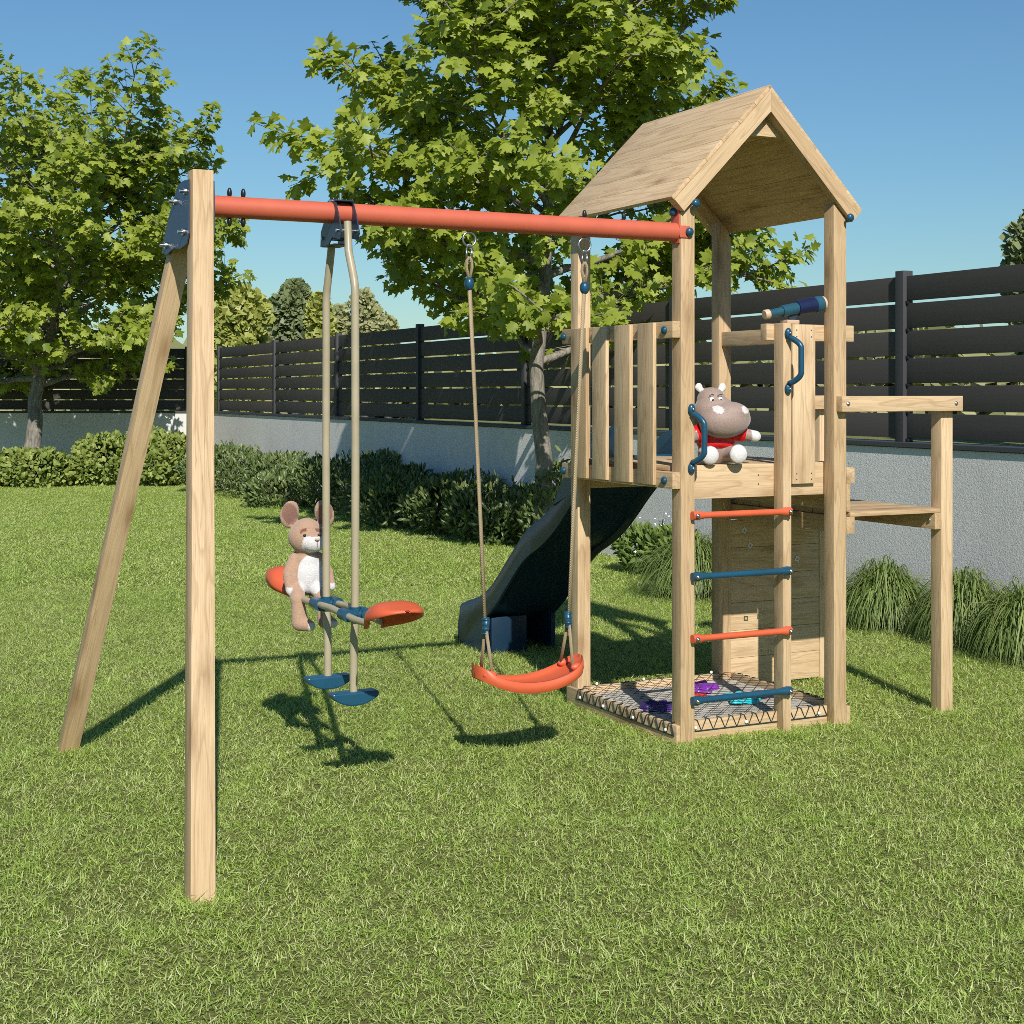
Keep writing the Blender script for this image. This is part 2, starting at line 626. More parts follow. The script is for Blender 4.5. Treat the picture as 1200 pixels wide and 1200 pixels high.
# leaf templates
def maple_template():
    half = [(0.0, 0.0), (0.14, -0.03), (0.40, 0.06), (0.46, 0.14), (0.27, 0.27), (0.42, 0.42), (0.60, 0.50), (0.46, 0.60), (0.20, 0.60),
            (0.24, 0.74), (0.10, 0.84)]
    out = half + [(0.0, 1.02)] + [(-x, y) for x, y in half[:0:-1]]
    vs = [(0, 0.36)] + out
    v = np.array([(x, y, -0.30 * abs(x) - 0.22 * max(0, y - 0.2) ** 2 + 0.05) for x, y in vs])
    n = len(out)
    f = np.array([(0, 1 + (i + 1) % n, 1 + i) for i in range(n)])
    return v, f


def oval_template(w=0.3):
    v = np.array([(0, 0, 0), (w, 0.35, -0.08), (w * 0.75, 0.75, -0.1), (0, 1, -0.14), (-w * 0.75, 0.75, -0.1), (-w, 0.35, -0.08), (0, 0.5, 0.06)])
    f = np.array([(6, 0, 1), (6, 1, 2), (6, 2, 3), (6, 3, 4), (6, 4, 5), (6, 5, 0)])
    return v, f


MAPLE, OVAL, LANCE = maple_template(), oval_template(0.32), oval_template(0.17)
QUAD = (np.array([(-0.5, 0, 0), (0.5, 0.1, 0), (0.4, 1, -0.15), (-0.45, 0.85, -0.1)]), np.array([(0, 1, 2), (0, 2, 3)]))

# ------------------------------------------------------------------ camera, light, sky
cam = bpy.data.cameras.new('camera')
cam.sensor_width = 36
cam.lens = 36 * FPX / 1200
cam.shift_y = -(600 - HZ) / 1200
cam.clip_end = 2000
co = bpy.data.objects.new('camera', cam)
co.location = (0, 0, EYE)
co.rotation_euler = (R(90), 0, 0)
COL.objects.link(co)
SC.camera = co

SUN_EL = R(37.5)
SUN_AZ = math.atan2(0.185, -1.0)       # compass angle from +Y towards +X of the direction to the sun
sd = Vector((math.sin(SUN_AZ) * math.cos(SUN_EL), math.cos(SUN_AZ) * math.cos(SUN_EL), math.sin(SUN_EL)))
sl = bpy.data.lights.new('sun', 'SUN')
sl.energy = 3.4
sl.angle = R(0.5)
sl.color = (1.0, 0.955, 0.885)
so = bpy.data.objects.new('sun', sl)
so.rotation_euler = sd.to_track_quat('Z', 'Y').to_euler()
COL.objects.link(so)

wd = bpy.data.worlds.new('World')
SC.world = wd
wd.use_nodes = True
wn = wd.node_tree
bg = wn.nodes['Background']
sky = wn.nodes.new('ShaderNodeTexSky')
sky.sky_type = 'NISHITA'
sky.sun_disc = False
sky.sun_elevation = SUN_EL
sky.sun_rotation = SUN_AZ
sky.altitude = 1500
sky.air_density = 1.6
sky.dust_density = 0.0
sky.ozone_density = 3.0
wn.links.new(mixc(wn, 1.0, sky.outputs[0], (0.575, 0.825, 1.02), 'MULTIPLY'), bg.inputs[0])
bg.inputs[1].default_value = 0.054
SC.view_settings.view_transform = 'Standard'
SC.view_settings.look = 'None'
SC.view_settings.exposure = 0.7
SC.view_settings.gamma = 1
SC.cycles.use_denoising = False
SC.cycles.filter_width = 0.85
SC.cycles.max_bounces = 4
SC.cycles.diffuse_bounces = 3
SC.cycles.transparent_max_bounces = 4

# ------------------------------------------------------------------ the play tower
T = empty('play_tower', (X0, Y0, 0), TH,
          'pale wooden play tower with gabled roof, dark slide and coral swing beam', 'play tower')
WD = M['wood']
AC = 0.4335                       # ridge
RT, RH, EH = 2.746, 0.49, 2.246   # ridge height, half span, eave height


def under_roof(a):               # height of the rafters' lower edge
    return RT - abs(a - AC) * (RT - EH) / RH - 0.0816 * 1.41


def corner_post(a, b):
    top = under_roof(a + p / 2)
    s = (under_roof(a + p) - under_roof(a)) / p
    hz = top / 2
    B().box((a + p / 2, b + p / 2, hz), (p / 2, p / 2, hz),
            shear=lambda v: Vector((v.x, v.y, v.z + (v.x * s - 0.004 if v.z > 0 else 0)))).build('post', WD, T, auto=30)


for a in (0, W):
    for b in (0, D):
        corner_post(a, b)
B().bx(0.515, 0.557, 0, p, 0, 1.745).build('ladder_post', WD, T, auto=30)

# roof: plank sheathing in one mesh, rafters and gable block under it
rf = B()
sl_len = math.hypot(RH, RT - EH)
ang = math.atan2(RT - EH, RH)
nb = 6
for side in (-1, 1):
    for k in range(nb):
        w = sl_len / nb
        dmid = (k + 0.5) * w
        cx = AC + side * dmid * math.cos(ang)
        cz = RT - dmid * math.sin(ang)
        nx, nz = side * math.sin(ang), math.cos(ang)
        rot = Matrix.Rotation(side * ang, 3, 'Y')
        rf.box((cx - nx * 0.0085, 0.495, cz - nz * 0.0085), (w / 2 - 0.0006, 0.512, 0.008), rot, bev=0.0012, tone=0.35 + 0.3 * random.random())
roof = rf.build('roof', WD, T, auto=30)
for b0, b1 in ((-0.024, 0.021), (0.965, 1.012)):
    for side in (-1, 1):
        # rafter under the boards, mitred at the ridge by the other rafter's side
        o0 = 0.0175
        dep = 0.0635
        poly = []
        for (dd, dn) in ((0, o0), (sl_len, o0), (sl_len, o0 + dep), (0, o0 + dep)):
            x = AC + side * (dd * math.cos(ang) - dn * math.sin(ang))
            z = RT - dd * math.sin(ang) - dn * math.cos(ang)
            if dd == 0:                   # plumb cut on the ridge line
                x = AC + side * 0.0006
                z = RT - dn / math.cos(ang)
            poly.append((x, z))
        q = B()
        q.prism(poly, b0, b1, 1)
        ux, uz = side * math.cos(ang), -math.sin(ang)
        of = random.uniform(-30, 30)
        q.g = [(v[0] * ux + v[2] * uz + of, v[0] * uz - v[2] * ux, v[1]) for v in q.v]
        rft = q.build('rafter', WD, roof)
B().prism([(AC - 0.098, 2.535), (AC + 0.098, 2.535), (AC, 2.632)], 0.03, 0.055, 1).build('gable_block', WD, roof)

# left railing: two rails, four slats, blue bolt caps
rails = [B().bx(-0.04, -0.0005, 0, D + p + 0.012, h0, h1).build('railing_board', WD, T, auto=30) for h0, h1 in ((1.673, 1.741), (1.055, 1.123))]
for b0, b1 in ((0.690, 0.829), (0.512, 0.633), (0.310, 0.438), (0.121, 0.246)):
    B().bx(-0.0585, -0.0405, b0, b1, 1.063 if b0 > 0.6 else 1.066, 1.739).build('slat', WD, T, auto=30)


def cap(parent, c, axis, r=0.017, mat=None, name='bolt_cap'):
    rr = [r, r, r]
    rr[axis] = r * 0.75
    b_ = B().ball(c, rr, u=14, w=8)
    return b_.build(name, mat or M['blue'], parent, smooth=True)


for b, h in ((0.055, 1.705), (0.055, 1.088), (0.925, 1.707), (0.925, 1.088)):
    cap(rails[0 if h > 1.4 else 1], (-0.046, b, h), 0)

# platform
fl = B()
x = 0.004
for k in range(7):
    w = (W + p - 0.008) / 7
    b0, b1 = (p + 0.026, D - 0.002) if (k in (0, 6)) else (p + 0.026, D + 0.05)
    fl.bx(x + 0.003, x + w - 0.003, b0, b1, 1.124, 1.145)
    x += w
plat = fl.build('platform', WD, T, auto=30)
nl = B().bx(p + 0.0005, W - 0.0005, p + 0.002, p + 0.0255, 1.005, 1.1455)
for (a, h) in ((0.437, 1.098), (0.437, 1.060), (0.72, 1.095), (0.72, 1.058)):
    nl.ball((a, p + 0.0022, h), (0.0042, 0.002, 0.0042), u=8, w=6, mi=1)
nl.build('fascia_beam', [WD, M['steel']], plat, auto=30)
B().bx(p + 0.0005, W - 0.0005, D + 0.02, D + 0.044, 1.005, 1.1232).build('fascia_beam', WD, plat, auto=30)
for (a0, a1, h0, h1) in ((W + p, W + p + 0.046, 1.055, 1.123), (W + p, W + p + 0.022, 0.935, 1.0545)):
    B().bx(a0 + 0.0005, a1, -0.0, D + p, h0, h1).build('side_beam', WD, plat, auto=30)

# front rail, upright board, right rail
B().bx(0.478, 0.948, p + 0.001, p + 0.045, 1.673, 1.744).build('front_rail', WD, T, auto=30)
nl = B().bx(0.600, 0.722, 0.049, 0.067, 1.056, 1.743)
for a in (0.622, 0.7):
    for h in (1.718, 1.69, 1.100, 1.075):
        nl.ball((a, 0.0485, h), (0.0035, 0.002, 0.0035), u=8, w=6, mi=1)
nl.build('front_board', [WD, M['steel']], T, auto=30)
B().bx(W + 0.012, W + 0.054, p + 0.047, D - 0.001, 1.673, 1.742).build('side_rail', WD, T, auto=30)

# ladder rungs with steel bolts
for h, m, lb in ((0.945, 'coral', 'coral red rung'), (0.694, 'blue', 'dark blue rung'), (0.440, 'coral', 'coral red rung'), (0.186, 'blue', 'dark blue rung')):
    q = B()
    a0, a1 = 0.046, 0.541
    n = 26
    pts, rs = [], []
    for i in range(n + 1):
        t = i / n
        a = a0 + (a1 - a0) * t
        e = min(t, 1 - t) * (a1 - a0)
        rr = 0.0135 + 0.0085 * max(0, 1 - e / 0.055) ** 0.7 if e < 0.055 else 0.0135
        if e < 0.004:
            rr *= 0.8
        pts.append((a, -0.0155, h))
        rs.append(rr)
    # sample the ends more finely
    q.tube(pts, rs, 18)
    rg = q.build('rung', M[m], T, smooth=False, auto=60, label=lb)
    for a in (a0 + 0.014, a1 - 0.014):
        B().tube([(a, -0.0415, h), (a, -0.034, h)], [0.0085, 0.010], 12).ball((a, -0.0425, h), (0.007, 0.004, 0.007), u=10, w=6).build('bolt', M['steel'], rg, smooth=True)


def handle(a, h0, h1):
    q = B()
    n = 40
    pts = []
    for i in range(n + 1):
        t = i / n
        s = min(1.0, min(t, 1 - t) / 0.24)
        s = math.sin(s * math.pi / 2) ** 0.8
        pts.append((a + 0.026 * s, -0.012 - 0.05 * s, h0 + (h1 - h0) * (0.04 + 0.92 * t)))
    q.tube(pts, 0.0125, 14)
    hd = q.build('grab_handle', M['blue'], T, smooth=True)
    for h in (h0, h1):
        B().ball((a, -0.008, h + (0.008 if h == h1 else -0.012)), (0.0165, 0.012, 0.024), u=14, w=10).build('flange', M['blue'], hd, smooth=True)
        B().ball((a, -0.021, h + (0.008 if h == h1 else -0.014)), (0.006, 0.004, 0.006), u=10, w=6).build('bolt', M['steel'], hd, smooth=True)


handle(0.048, 1.152, 1.372)
handle(0.535, 1.478, 1.692)

# telescope on a little foot
ts, te = Vector((0.470, 0.075, 1.781)), Vector((0.775, 0.06, 1.838))
dv = (te - ts).normalized()
tl = (te - ts).length


def tp(t):
    return ts + dv * (tl * t)


tel = B().tube([tp(0.54), tp(0.545), tp(0.83), tp(0.835)], [0.030, 0.033, 0.036, 0.033], 24).build('telescope', M['navy'], T, auto=40)
B().tube([tp(0.0), tp(0.012), tp(0.075), tp(0.08)], [0.018, 0.021, 0.021, 0.018], 20).build('eyepiece', M['tan'], tel, auto=40)
B().tube([tp(0.075), tp(0.30), tp(0.305)], [0.0175, 0.019, 0.021], 20).build('barrel', M['teal'], tel, auto=40)
B().tube([tp(0.29), tp(0.295), tp(0.55)], [0.021, 0.025, 0.0265], 20).build('barrel', M['teal'], tel, auto=40)
B().tube([tp(0.835), tp(0.84), tp(0.96), tp(0.965)], [0.032, 0.035, 0.035, 0.032], 24).build('barrel', M['teal'], tel, auto=40)
B().tube([tp(0.965), tp(1.0)], [0.030, 0.031], 20).build('lens_ring', M['tan'], tel, auto=40)
B().bx(0.575, 0.640, 0.052, 0.105, 1.7445, 1.762, bev=0.004).build('mount', M['tan'], tel, auto=40)
B().beam((0.61, 0.075, 1.762), (0.625, 0.072, 1.79), 0.022, 0.03).build('bracket', M['bracket'], tel)

# sandbox frame, net, hooks
for a0, a1, b0, b1, h1 in ((-0.0205, -0.0005, 0.0, D + p + 0.004, 0.087), (W + p + 0.0005, W + p + 0.0205, 0.0, D + p + 0.004, 0.087),
                           (p + 0.0005, W - 0.0005, 0.046, 0.066, 0.0885), (p + 0.0005, W - 0.0005, D + 0.002, D + 0.022, 0.0885)):
    B().bx(a0, a1, b0, b1, 0.0, h1).build('sandbox_board', WD, T, auto=30)
nt_ = B()
na0, na1, nb0, nb1 = 0.002, W + p - 0.002, 0.058, D + 0.01
zn = 0.0925
step = 0.070
for sgn in (1, -1):
    k = -40
    while k < 60:
        c0 = k * step
        pts = []
        for i in range(41):
            a = na0 + (na1 - na0) * i / 40
            b = nb0 + (c0 + sgn * (a - na0)) * 1.0
            if nb0 <= b <= nb1:
                sag = 0.016 * math.sin(math.pi * (a - na0) / (na1 - na0)) * math.sin(math.pi * (b - nb0) / (nb1 - nb0))
                pts.append((a, b, zn - sag + (0.001 if sgn > 0 else 0)))
        if len(pts) > 1:
            nt_.tube(pts, 0.0012, 5, cap=False)
        k += 1
# zigzag lacing over the left and front boards
def lace(fn, n):
    """zigzag from the border cord up the board's face and over its top edge"""
    pts = []
    for i in range(n):
        t = i / n
        pts += [fn(t, 0), fn(t + 0.36 / n, 1), fn(t + 0.5 / n, 2), fn(t + 0.64 / n, 1)]
    pts.append(fn(1, 0))
    nt_.tube(pts, 0.0024, 6, cap=False)
    nt_.tube([fn(t / 20, 0) for t in range(21)], 0.0026, 6, cap=False)


LZ = (0.044, 0.0885, 0.0925)
LO = (-0.0028, -0.0028, 0.019)
lace(lambda t, u: (-0.0205 + LO[u], 0.845 - 0.83 * t, LZ[u]), 14)
lace(lambda t, u: (p + 0.003 + (W - p - 0.006) * t, 0.046 + LO[u], LZ[u] + 0.0015), 12)
lace(lambda t, u: (p + 0.003 + (W - p - 0.006) * t, D + 0.022 - LO[u], LZ[u] + 0.0015), 12)
lace(lambda t, u: (W + p + 0.0205 - LO[u], 0.845 - 0.83 * t, LZ[u]), 14)
box_ = nt_.build('net', M['cord'], T, smooth=True)


def hook(c, ax):
    q = B()
    s = [0.0075, 0.0075, 0.0075]
    s[ax] = 0.006
    q.ball(c, s, u=12, w=8)
    q.build('hook', M['white'], box_, smooth=True)


for b in (0.80, 0.592, 0.335, 0.075):
    hook((-0.026, b, 0.058), 0)
    hook((W + p + 0.026, b, 0.058), 0)
for a in (0.10, 0.354, 0.735):
    hook((a, 0.041, 0.060), 1)
    hook((a, D + 0.002 - 0.004, 0.098), 1)

# side balcony with climbing wall
OA = 1.387
B().bx(OA, OA + p, 0.0, p, 0, 1.428).build('balcony_post', WD, T, auto=30)
B().bx(OA, OA + p, D, D + p, 0, 1.428).build('balcony_post', WD, T, auto=30)
for (a0, a1, b0, b1, ba) in ((0.796, 1.478, -0.0405, -0.0005, -0.0435),):
    br = B().bx(a0, a1, b0, b1, 1.366, 1.434).build('balcony_rail', WD, T, auto=30)
    for a in (0.828, 1.438):
        B().tube([(a, -0.0445, 1.4), (a, -0.0405, 1.4)], [0.008, 0.0105], 12).ball((a, -0.0445, 1.4), (0.006, 0.004, 0.006), u=10, w=6).build('bolt', M['steel'], br, smooth=True)
B().bx(1.30, OA + p + 0.02, D - 0.041, D - 0.0005, 1.366, 1.434).build('balcony_rail', WD, T, auto=30)
bf = B()
y = 0.002
for k in range(7):
    w = (D + p) / 7
    bf.bx(W + p + 0.001 + 0.0225, OA - 0.0015, y, y + w - 0.005, 0.908, 0.929)
    y += w
bf.build('balcony_floor', WD, T, auto=30)
for a0, a1 in ((W + p + 0.0005, W + p + 0.046), (OA - 0.037, OA - 0.0008)):
    q = B().bx(a0, a1, 0.0, D + p, 0.834, 0.9072).build('balcony_beam', WD, T, auto=30)
B().ball((OA - 0.039, 0.035, 0.872), (0.005, 0.009, 0.009), u=10, w=6).build('bolt', M['steel'], q, smooth=True)
cw = B()
hh = 0.02
for k in range(6):
    cw.bx(W + p + 0.0005, OA - 0.0005, D + 0.004, D + 0.024, hh, hh + 0.1335, tone=0.3 + 0.4 * random.random())
    hh += 0.1345
wall_ = cw.build('climbing_wall', WD, T, auto=30)
for (a, h, rz) in ((0.93, 0.775, 0.7), (0.965, 0.70, 0.5), (1.02, 0.35, 0.1), (0.94, 0.345, 0.1), (1.09, 0.175, 0.1), (1.03, 0.18, 0.1), (1.25, 0.62, 0.4), (1.18, 0.45, 0.3)):
    q = B()
    rt = Matrix.Rotation(rz, 3, 'Y')
    for dx, dz, sx, sz in ((-0.009, 0, 0.003, 0.012), (0.009, 0, 0.003, 0.012), (0, -0.009, 0.006, 0.003), (0, 0.009, 0.006, 0.003)):
        q.box(Vector((a, D + 0.0025, h)) + rt @ Vector((dx, 0, dz)), (sx, 0.0012, sz), rt, bev=0)
    q.build('nut_plate', M['steel'], wall_)

# slide: channel running away from the tower's back
sp = [(0.90, 1.135), (1.00, 1.105), (1.10, 1.055), (1.25, 0.955), (1.457, 0.778), (1.62, 0.675), (1.83, 0.585), (2.06, 0.395), (2.20, 0.275), (2.33, 0.190), (2.46, 0.145), (2.60, 0.115), (2.66, 0.08)]


def interp(tab, t):
    for (x0_, y0_), (x1_, y1_) in zip(tab, tab[1:]):
        if t <= x1_:
            u = (t - x0_) / (x1_ - x0_)
            return y0_ + (y1_ - y0_) * u
    return tab[-1][1]


def smooth_tab(tab, b):
    return sum(interp(tab, min(max(b + d, tab[0][0]), tab[-1][0])) for d in (-0.07, -0.035, 0, 0.035, 0.07)) / 5


sa0, sa1 = 0.205, 0.640
sc_ = (sa0 + sa1) / 2
# cross-section: outer wall, rolled rim, wall inside, chute, and back
hw = (sa1 - sa0) / 2
sec = [(-hw, -0.01), (-hw - 0.004, 0.05), (-hw + 0.002, 0.128), (-hw + 0.012, 0.142), (-hw + 0.030, 0.142), (-hw + 0.040, 0.128), (-hw + 0.055, 0.06), (-hw + 0.085, 0.030), (-0.07, 0.016),
       (0.07, 0.016), (hw - 0.085, 0.030), (hw - 0.055, 0.06), (hw - 0.040, 0.128), (hw - 0.030, 0.142), (hw - 0.012, 0.142), (hw - 0.002, 0.128), (hw + 0.004, 0.05), (hw, -0.01),
       (hw - 0.014, -0.012), (hw - 0.03, 0.012), (hw - 0.075, 0.012), (0.07, 0.0), (-0.07, 0.0), (-hw + 0.075, 0.012), (-hw + 0.03, 0.012), (-hw + 0.014, -0.012)]
ns = 60


def slide_pt(u, v):
    b = 0.90 + (2.64 - 0.90) * u
    i = int(round(v * len(sec))) % len(sec)
    da, dh = sec[i]
    k = 1.0
    if dh > 0.1 and b < 1.06:
        k = 1.0 + 0.25 * (1.06 - b) / 0.16
    return (sc_ + da, b, smooth_tab(sp, b) + dh * k)


q = B()
q.grid(slide_pt, ns, len(sec), close_v=True)
o0 = 0
q.f.append(list(range(len(sec))))
q.f.append([(ns - 1) * len(sec) + i for i in range(len(sec))])
q.mi += [0, 0]
sld = q.build('slide', M['slide'], T, auto=50)
# end box under the run-out and upright entry panel
q = B()
q.grid(lambda u, v: ((sa0 - 0.002 + (sa1 - sa0 + 0.004) * u), 2.648 + 0.012 * math.sin(math.pi * v), 0.17 * v), 8, 8)
q.bx(sa0 - 0.003, sa1 + 0.003, 2.60, 2.645, 0.0, 0.168, bev=0.012)
q.bx(sa0 + 0.03, sa0 + 0.25, 2.28, 2.32, 0.0, 0.205, bev=0.01)
for aa in (sa0 - 0.003, sa1 - 0.022):
    q.prism([(2.30, 0.0), (2.62, 0.0), (2.62, 0.155), (2.46, 0.16), (2.30, 0.215)], aa, aa + 0.025, 0)
q.build('foot', M['slide'], sld, auto=30)
for aa in (sa0 - 0.004, sa1 - 0.02):
    q = B().prism([(0.945, 1.148), (1.02, 1.115), (1.30, 0.95), (1.50, 0.88), (1.36, 1.05), (1.24, 1.18), (1.12, 1.25), (1.04, 1.268), (0.945, 1.27)], aa, aa + 0.024, 0)
    q.build('side_cheek', M['blue'], sld)
B().bx(sa0 + 0.03, sa1 - 0.03, 0.92, 0.945, 1.1455, 1.152, bev=0.002).build('lip', M['blue'], sld)

# swing beam, A-frame legs
BB, BH, BR = 0.034, 2.1074, 0.0385
q = B().tube([(-1.972, BB, BH), (-0.0065, BB, BH)], BR, 40)
bm_ = q.build('swing_beam', M['coral_metal'], T, auto=40)
q = B()
q.bx(-0.0065, -0.0005, 0.004, 0.064, 2.06, 2.225, bev=0.002)
q.bx(-0.0065, 0.042, -0.0055, -0.0006, 2.083, 2.132, bev=0.002)
q.build('flange', M['coral_metal'], bm_, auto=30)
cap(bm_, (0.036, -0.012, 2.107), 1, 0.018)
cap(bm_, (-0.016, 0.034, 2.19), 0, 0.018)
cap(T, (0.052, -0.034, 2.222), 1, 0.018)
cap(T, (0.845, -0.034, 2.205), 1, 0.018)
for a in (-1.873, -1.823, -0.431, -0.25):
    for s in (1, -1):
        if a > -1 and s < 0:
            continue
        B().ball((a, BB, BH + s * (BR + 0.012)), (0.009, 0.009, 0.019), u=12, w=8).build('nut_cap', M['black'], bm_, smooth=True)
LP = {}
for nm, b0, b1, h1 in (('f', -0.956, -0.015, 2.222), ('r', 1.024, 0.085, 2.16)):
    p0, p1 = Vector((-2.237 if nm == 'f' else -2.262, b0, 0.0)), Vector((-1.99, b1, h1))
    LP[nm] = (p0, p1)
    z = (p1 - p0)
    hl = z.length / 2

    def shear(v, z=z, hl=hl, p0=p0, p1=p1):
        t = v.z / hl * 0.5 + 0.5
        c = p0 + (p1 - p0) * t
        return Vector((c.x + v.x, c.y + v.y, c.z))
    B().box((0, 0, 0), (p / 2 * 1.07, p / 2 * 1.12, hl), shear=shear, ax=2).build('swing_leg', WD, T, auto=30, label='%s leaning leg of the swing A-frame' % ('front' if nm == 'f' else 'rear'))
# plates on both sides of the leg tops
for da, nm in ((-0.046, 'outer'), (0.041, 'inner')):
    def on(b, h):
        a = -2.237 + (0.247) * (h / 2.19) + da
        return (a, b, h)
    poly = [(-0.05, 2.185), (0.03, 2.19), (0.10, 2.185), (0.175, 2.10), (0.235, 1.985), (0.225, 1.952), (0.16, 1.94), (0.06, 1.955), (-0.04, 1.945), (-0.125, 1.955), (-0.135, 1.99), (-0.09, 2.10)]
    q = B()
    n = len(poly)
    vs = [on(*c) for c in poly] + [(on(*c)[0] - 0.004, c[0], c[1]) for c in poly]
    q._add(vs, [list(range(n)), [n + i for i in range(n)][::-1]] + [[i, (i + 1) % n, n + (i + 1) % n, n + i] for i in range(n)], vs, 0.5)
    pl = q.build('leg_bracket', M['bracket'], T)
    if nm == 'outer':
        for c in ((-0.035, 2.145), (-0.075, 2.0), (0.105, 2.125), (0.17, 1.975)):
            a = on(*c)[0] - 0.004
            B().tube([(a, c[0], c[1]), (a - 0.008, c[0], c[1])], [0.013, 0.012], 12).tube([(a - 0.006, c[0], c[1]), (a - 0.024, c[0], c[1])], 0.006, 10).build('bolt', M['steel'], pl, auto=40)

# ------------------------------------------------------------------ glider swing
GA = -1.457
G = empty('glider_swing', loc2world(GA, BB, 0), TH, 'two-seat glider swing on beige bent tubes with coral saddle seats', 'swing')
q = B()
for s in (-1, 1):
    x = s * 0.034
    poly = [(-0.045, 0.035), (0.02, 0.05), (0.045, 0.045), (0.055, 0.0), (0.115, -0.06), (0.12, -0.115), (0.03, -0.115), (-0.01, -0.09), (-0.09, -0.105), (-0.11, -0.08), (-0.075, -0.01)]
    q.prism([(b, BH + h) for b, h in poly], x - 0.002, x + 0.002, 0)
q.bx(-0.034, 0.034, -0.05, 0.05, BH + BR + 0.001, BH + BR + 0.006)
q.bx(-0.033, 0.033, -0.02, 0.11, BH - 0.117, BH - 0.113)
hb = q.build('hanger_bracket', M['bracket'], G)
for b, h in ((0.095, -0.085), (-0.07, -0.07), (0.0, 0.044)):
    B().tube([(-0.042, b, BH + h), (0.042, b, BH + h)], 0.007, 10).build('bolt', M['steel'], hb, auto=40)
B().tube([(0, 0, BH + 0.04), (0, 0, BH + 0.075)], 0.006, 10).build('bolt', M['steel'], hb, auto=40)
for s in (-1, 1):
    bt = -0.075 if s < 0 else 0.095
    tp_ = 2.07 if s < 0 else 2.0
    q = B()
    pts = [(0, bt, tp_), (0, bt + s * 0.012, 1.96), (0, s * 0.138, 1.865), (0, s * 0.150, 1.835), (0, s * 0.155, 1.80), (0, s * 0.158, 1.2), (0, s * 0.155, 0.70), (0, s * 0.152, 0.62), (0, s * 0.140, 0.55), (0, s * 0.138, 0.375)]
    q.tube(pts, 0.0145, 16)
    q.build('pole', M['beige'], G, smooth=True, auto=60)
for s in (-1, 1):
    q = B()
    q.tube([(0.0, s * 0.155 - 0.03, 0.655), (0.0, s * 0.155 + 0.03, 0.655)], 0.001, 6)
    for ax_ in (-0.036, 0.036):
        q.tube([(ax_, s * 0.155 - 0.034, 0.655), (ax_, s * 0.155 + 0.034, 0.655)], 0.0225, 16)
    q.tube([(-0.034, s * 0.155, 0.655), (0.034, s * 0.155, 0.655)], 0.021, 14)
    q.tube([(0, s * 0.155, 0.628), (0, s * 0.155, 0.682)], 0.0205, 14)
    q.build('clamp', M['blue'], G, auto=40)
for ax_ in (-0.036, 0.036):
    B().tube([(ax_ * 0.8, -0.352, 0.652), (ax_, -0.25, 0.651), (ax_, 0, 0.660), (ax_, 0.25, 0.651), (ax_ * 0.8, 0.41, 0.652)], 0.0125, 12).build('crossbar', M['beige'], G, auto=60)


def saddle(b0, s):
    """moulded hollow saddle: neck at b0, running outward along s"""
    Ls = 0.315
    q = B()

    def sec_(u):
        w = 0.034 + 0.060 * (0.5 - 0.5 * math.cos(math.pi * min(1, max(0, (u - 0.10) / 0.45))))
        if u > 0.60:
            w *= math.sqrt(max(0.0, 1 - ((u - 0.60) / 0.402) ** 2.4))
        top = 0.024 + 0.030 * math.exp(-((u - 0.58) / 0.24) ** 2) - 0.018 * max(0, (u - 0.7) / 0.3) ** 2
        return max(w, 0.004), top

    def fn(u, v, ins=0.0):
        w, top = sec_(u)
        w, t2 = max(0.002, w - ins), top - ins
        th = math.pi * v
        drop = -0.022 + 0.030 * max(0, u - 0.25) ** 1.2
        drop = min(drop, t2 - 0.002)
        x_ = -math.copysign(abs(math.cos(th)) ** 0.75, math.cos(th)) * w
        z_ = drop + (t2 - drop) * abs(math.sin(th)) ** 0.6
        return (x_, b0 + s * Ls * (u * (1 - ins)), 0.650 + z_ + 0.075 * u)
    nu, nv = 34, 25
    q.grid(lambda u, v: fn(u, v), nu, nv)
    n0 = len(q.v)
    q.grid(lambda u, v: fn(u, v, 0.004), nu, nv)
    # rim joins
    for i in range(nu - 1):
        for j in (0, nv - 1):
            q.f.append([i * nv + j, (i + 1) * nv + j, n0 + (i + 1) * nv + j, n0 + i * nv + j])
            q.mi.append(0)
    q.build('seat', M['coral'], G, smooth=True)


saddle(-0.33, -1)
saddle(0.40, 1)
for s, hh in ((-1, 0.365), (1, 0.375)):
    q = B()
    poly = []
    for i in range(13):
        t = -1 + 2 * i / 12
        poly.append((0.088 * t, hh - 0.006 - 0.031 * (1 - abs(t) ** 2.2)))
    poly += [(0.088, hh + 0.012), (-0.088, hh + 0.012)]
    q.prism(poly, s * 0.138 - 0.03, s * 0.138 + 0.03, 1)
    fp = q.build('foot_peg', M['blue'], G)
    bv = fp.modifiers.new('b', 'BEVEL')
    bv.width = 0.006
    bv.segments = 2
    bv.limit_method = 'ANGLE'

# ------------------------------------------------------------------ belt swing
SA = -0.683
S = empty('belt_swing', loc2world(SA, BB, 0), TH, 'coral plastic belt swing on two hemp ropes beside the tower', 'swing')
prof = [(-0.088, -0.027), (-0.096, -0.014), (-0.096, 0.004), (-0.088, 0.014), (-0.078, 0.014), (-0.068, 0.004), (-0.055, -0.002), (0, -0.003), (0.055, -0.002), (0.068, 0.004), (0.078, 0.014), (0.088, 0.014), (0.096, 0.004), (0.096, -0.014), (0.088, -0.027),
        (0.080, -0.023), (0.07, -0.012), (0, -0.014), (-0.07, -0.012), (-0.080, -0.023)]


def seat_pt(u, v):
    t = math.sin(math.pi / 2 * (2 * u - 1))
    i = int(round(v * len(prof))) % len(prof)
    b, h = prof[i]
    e = max(0, (abs(t) - 0.72) / 0.28)
    k = max(0.04, max(0.0, 1 - abs(t) ** 6) ** 0.5)
    lift = 0.012 * e
    x_ = 0.232 * t
    z_ = 0.318 + 0.066 * abs(t) ** 2.1
    if h > 0 or abs(b) < 0.06:
        h = h + lift
    return (x_, b * k, z_ + h)


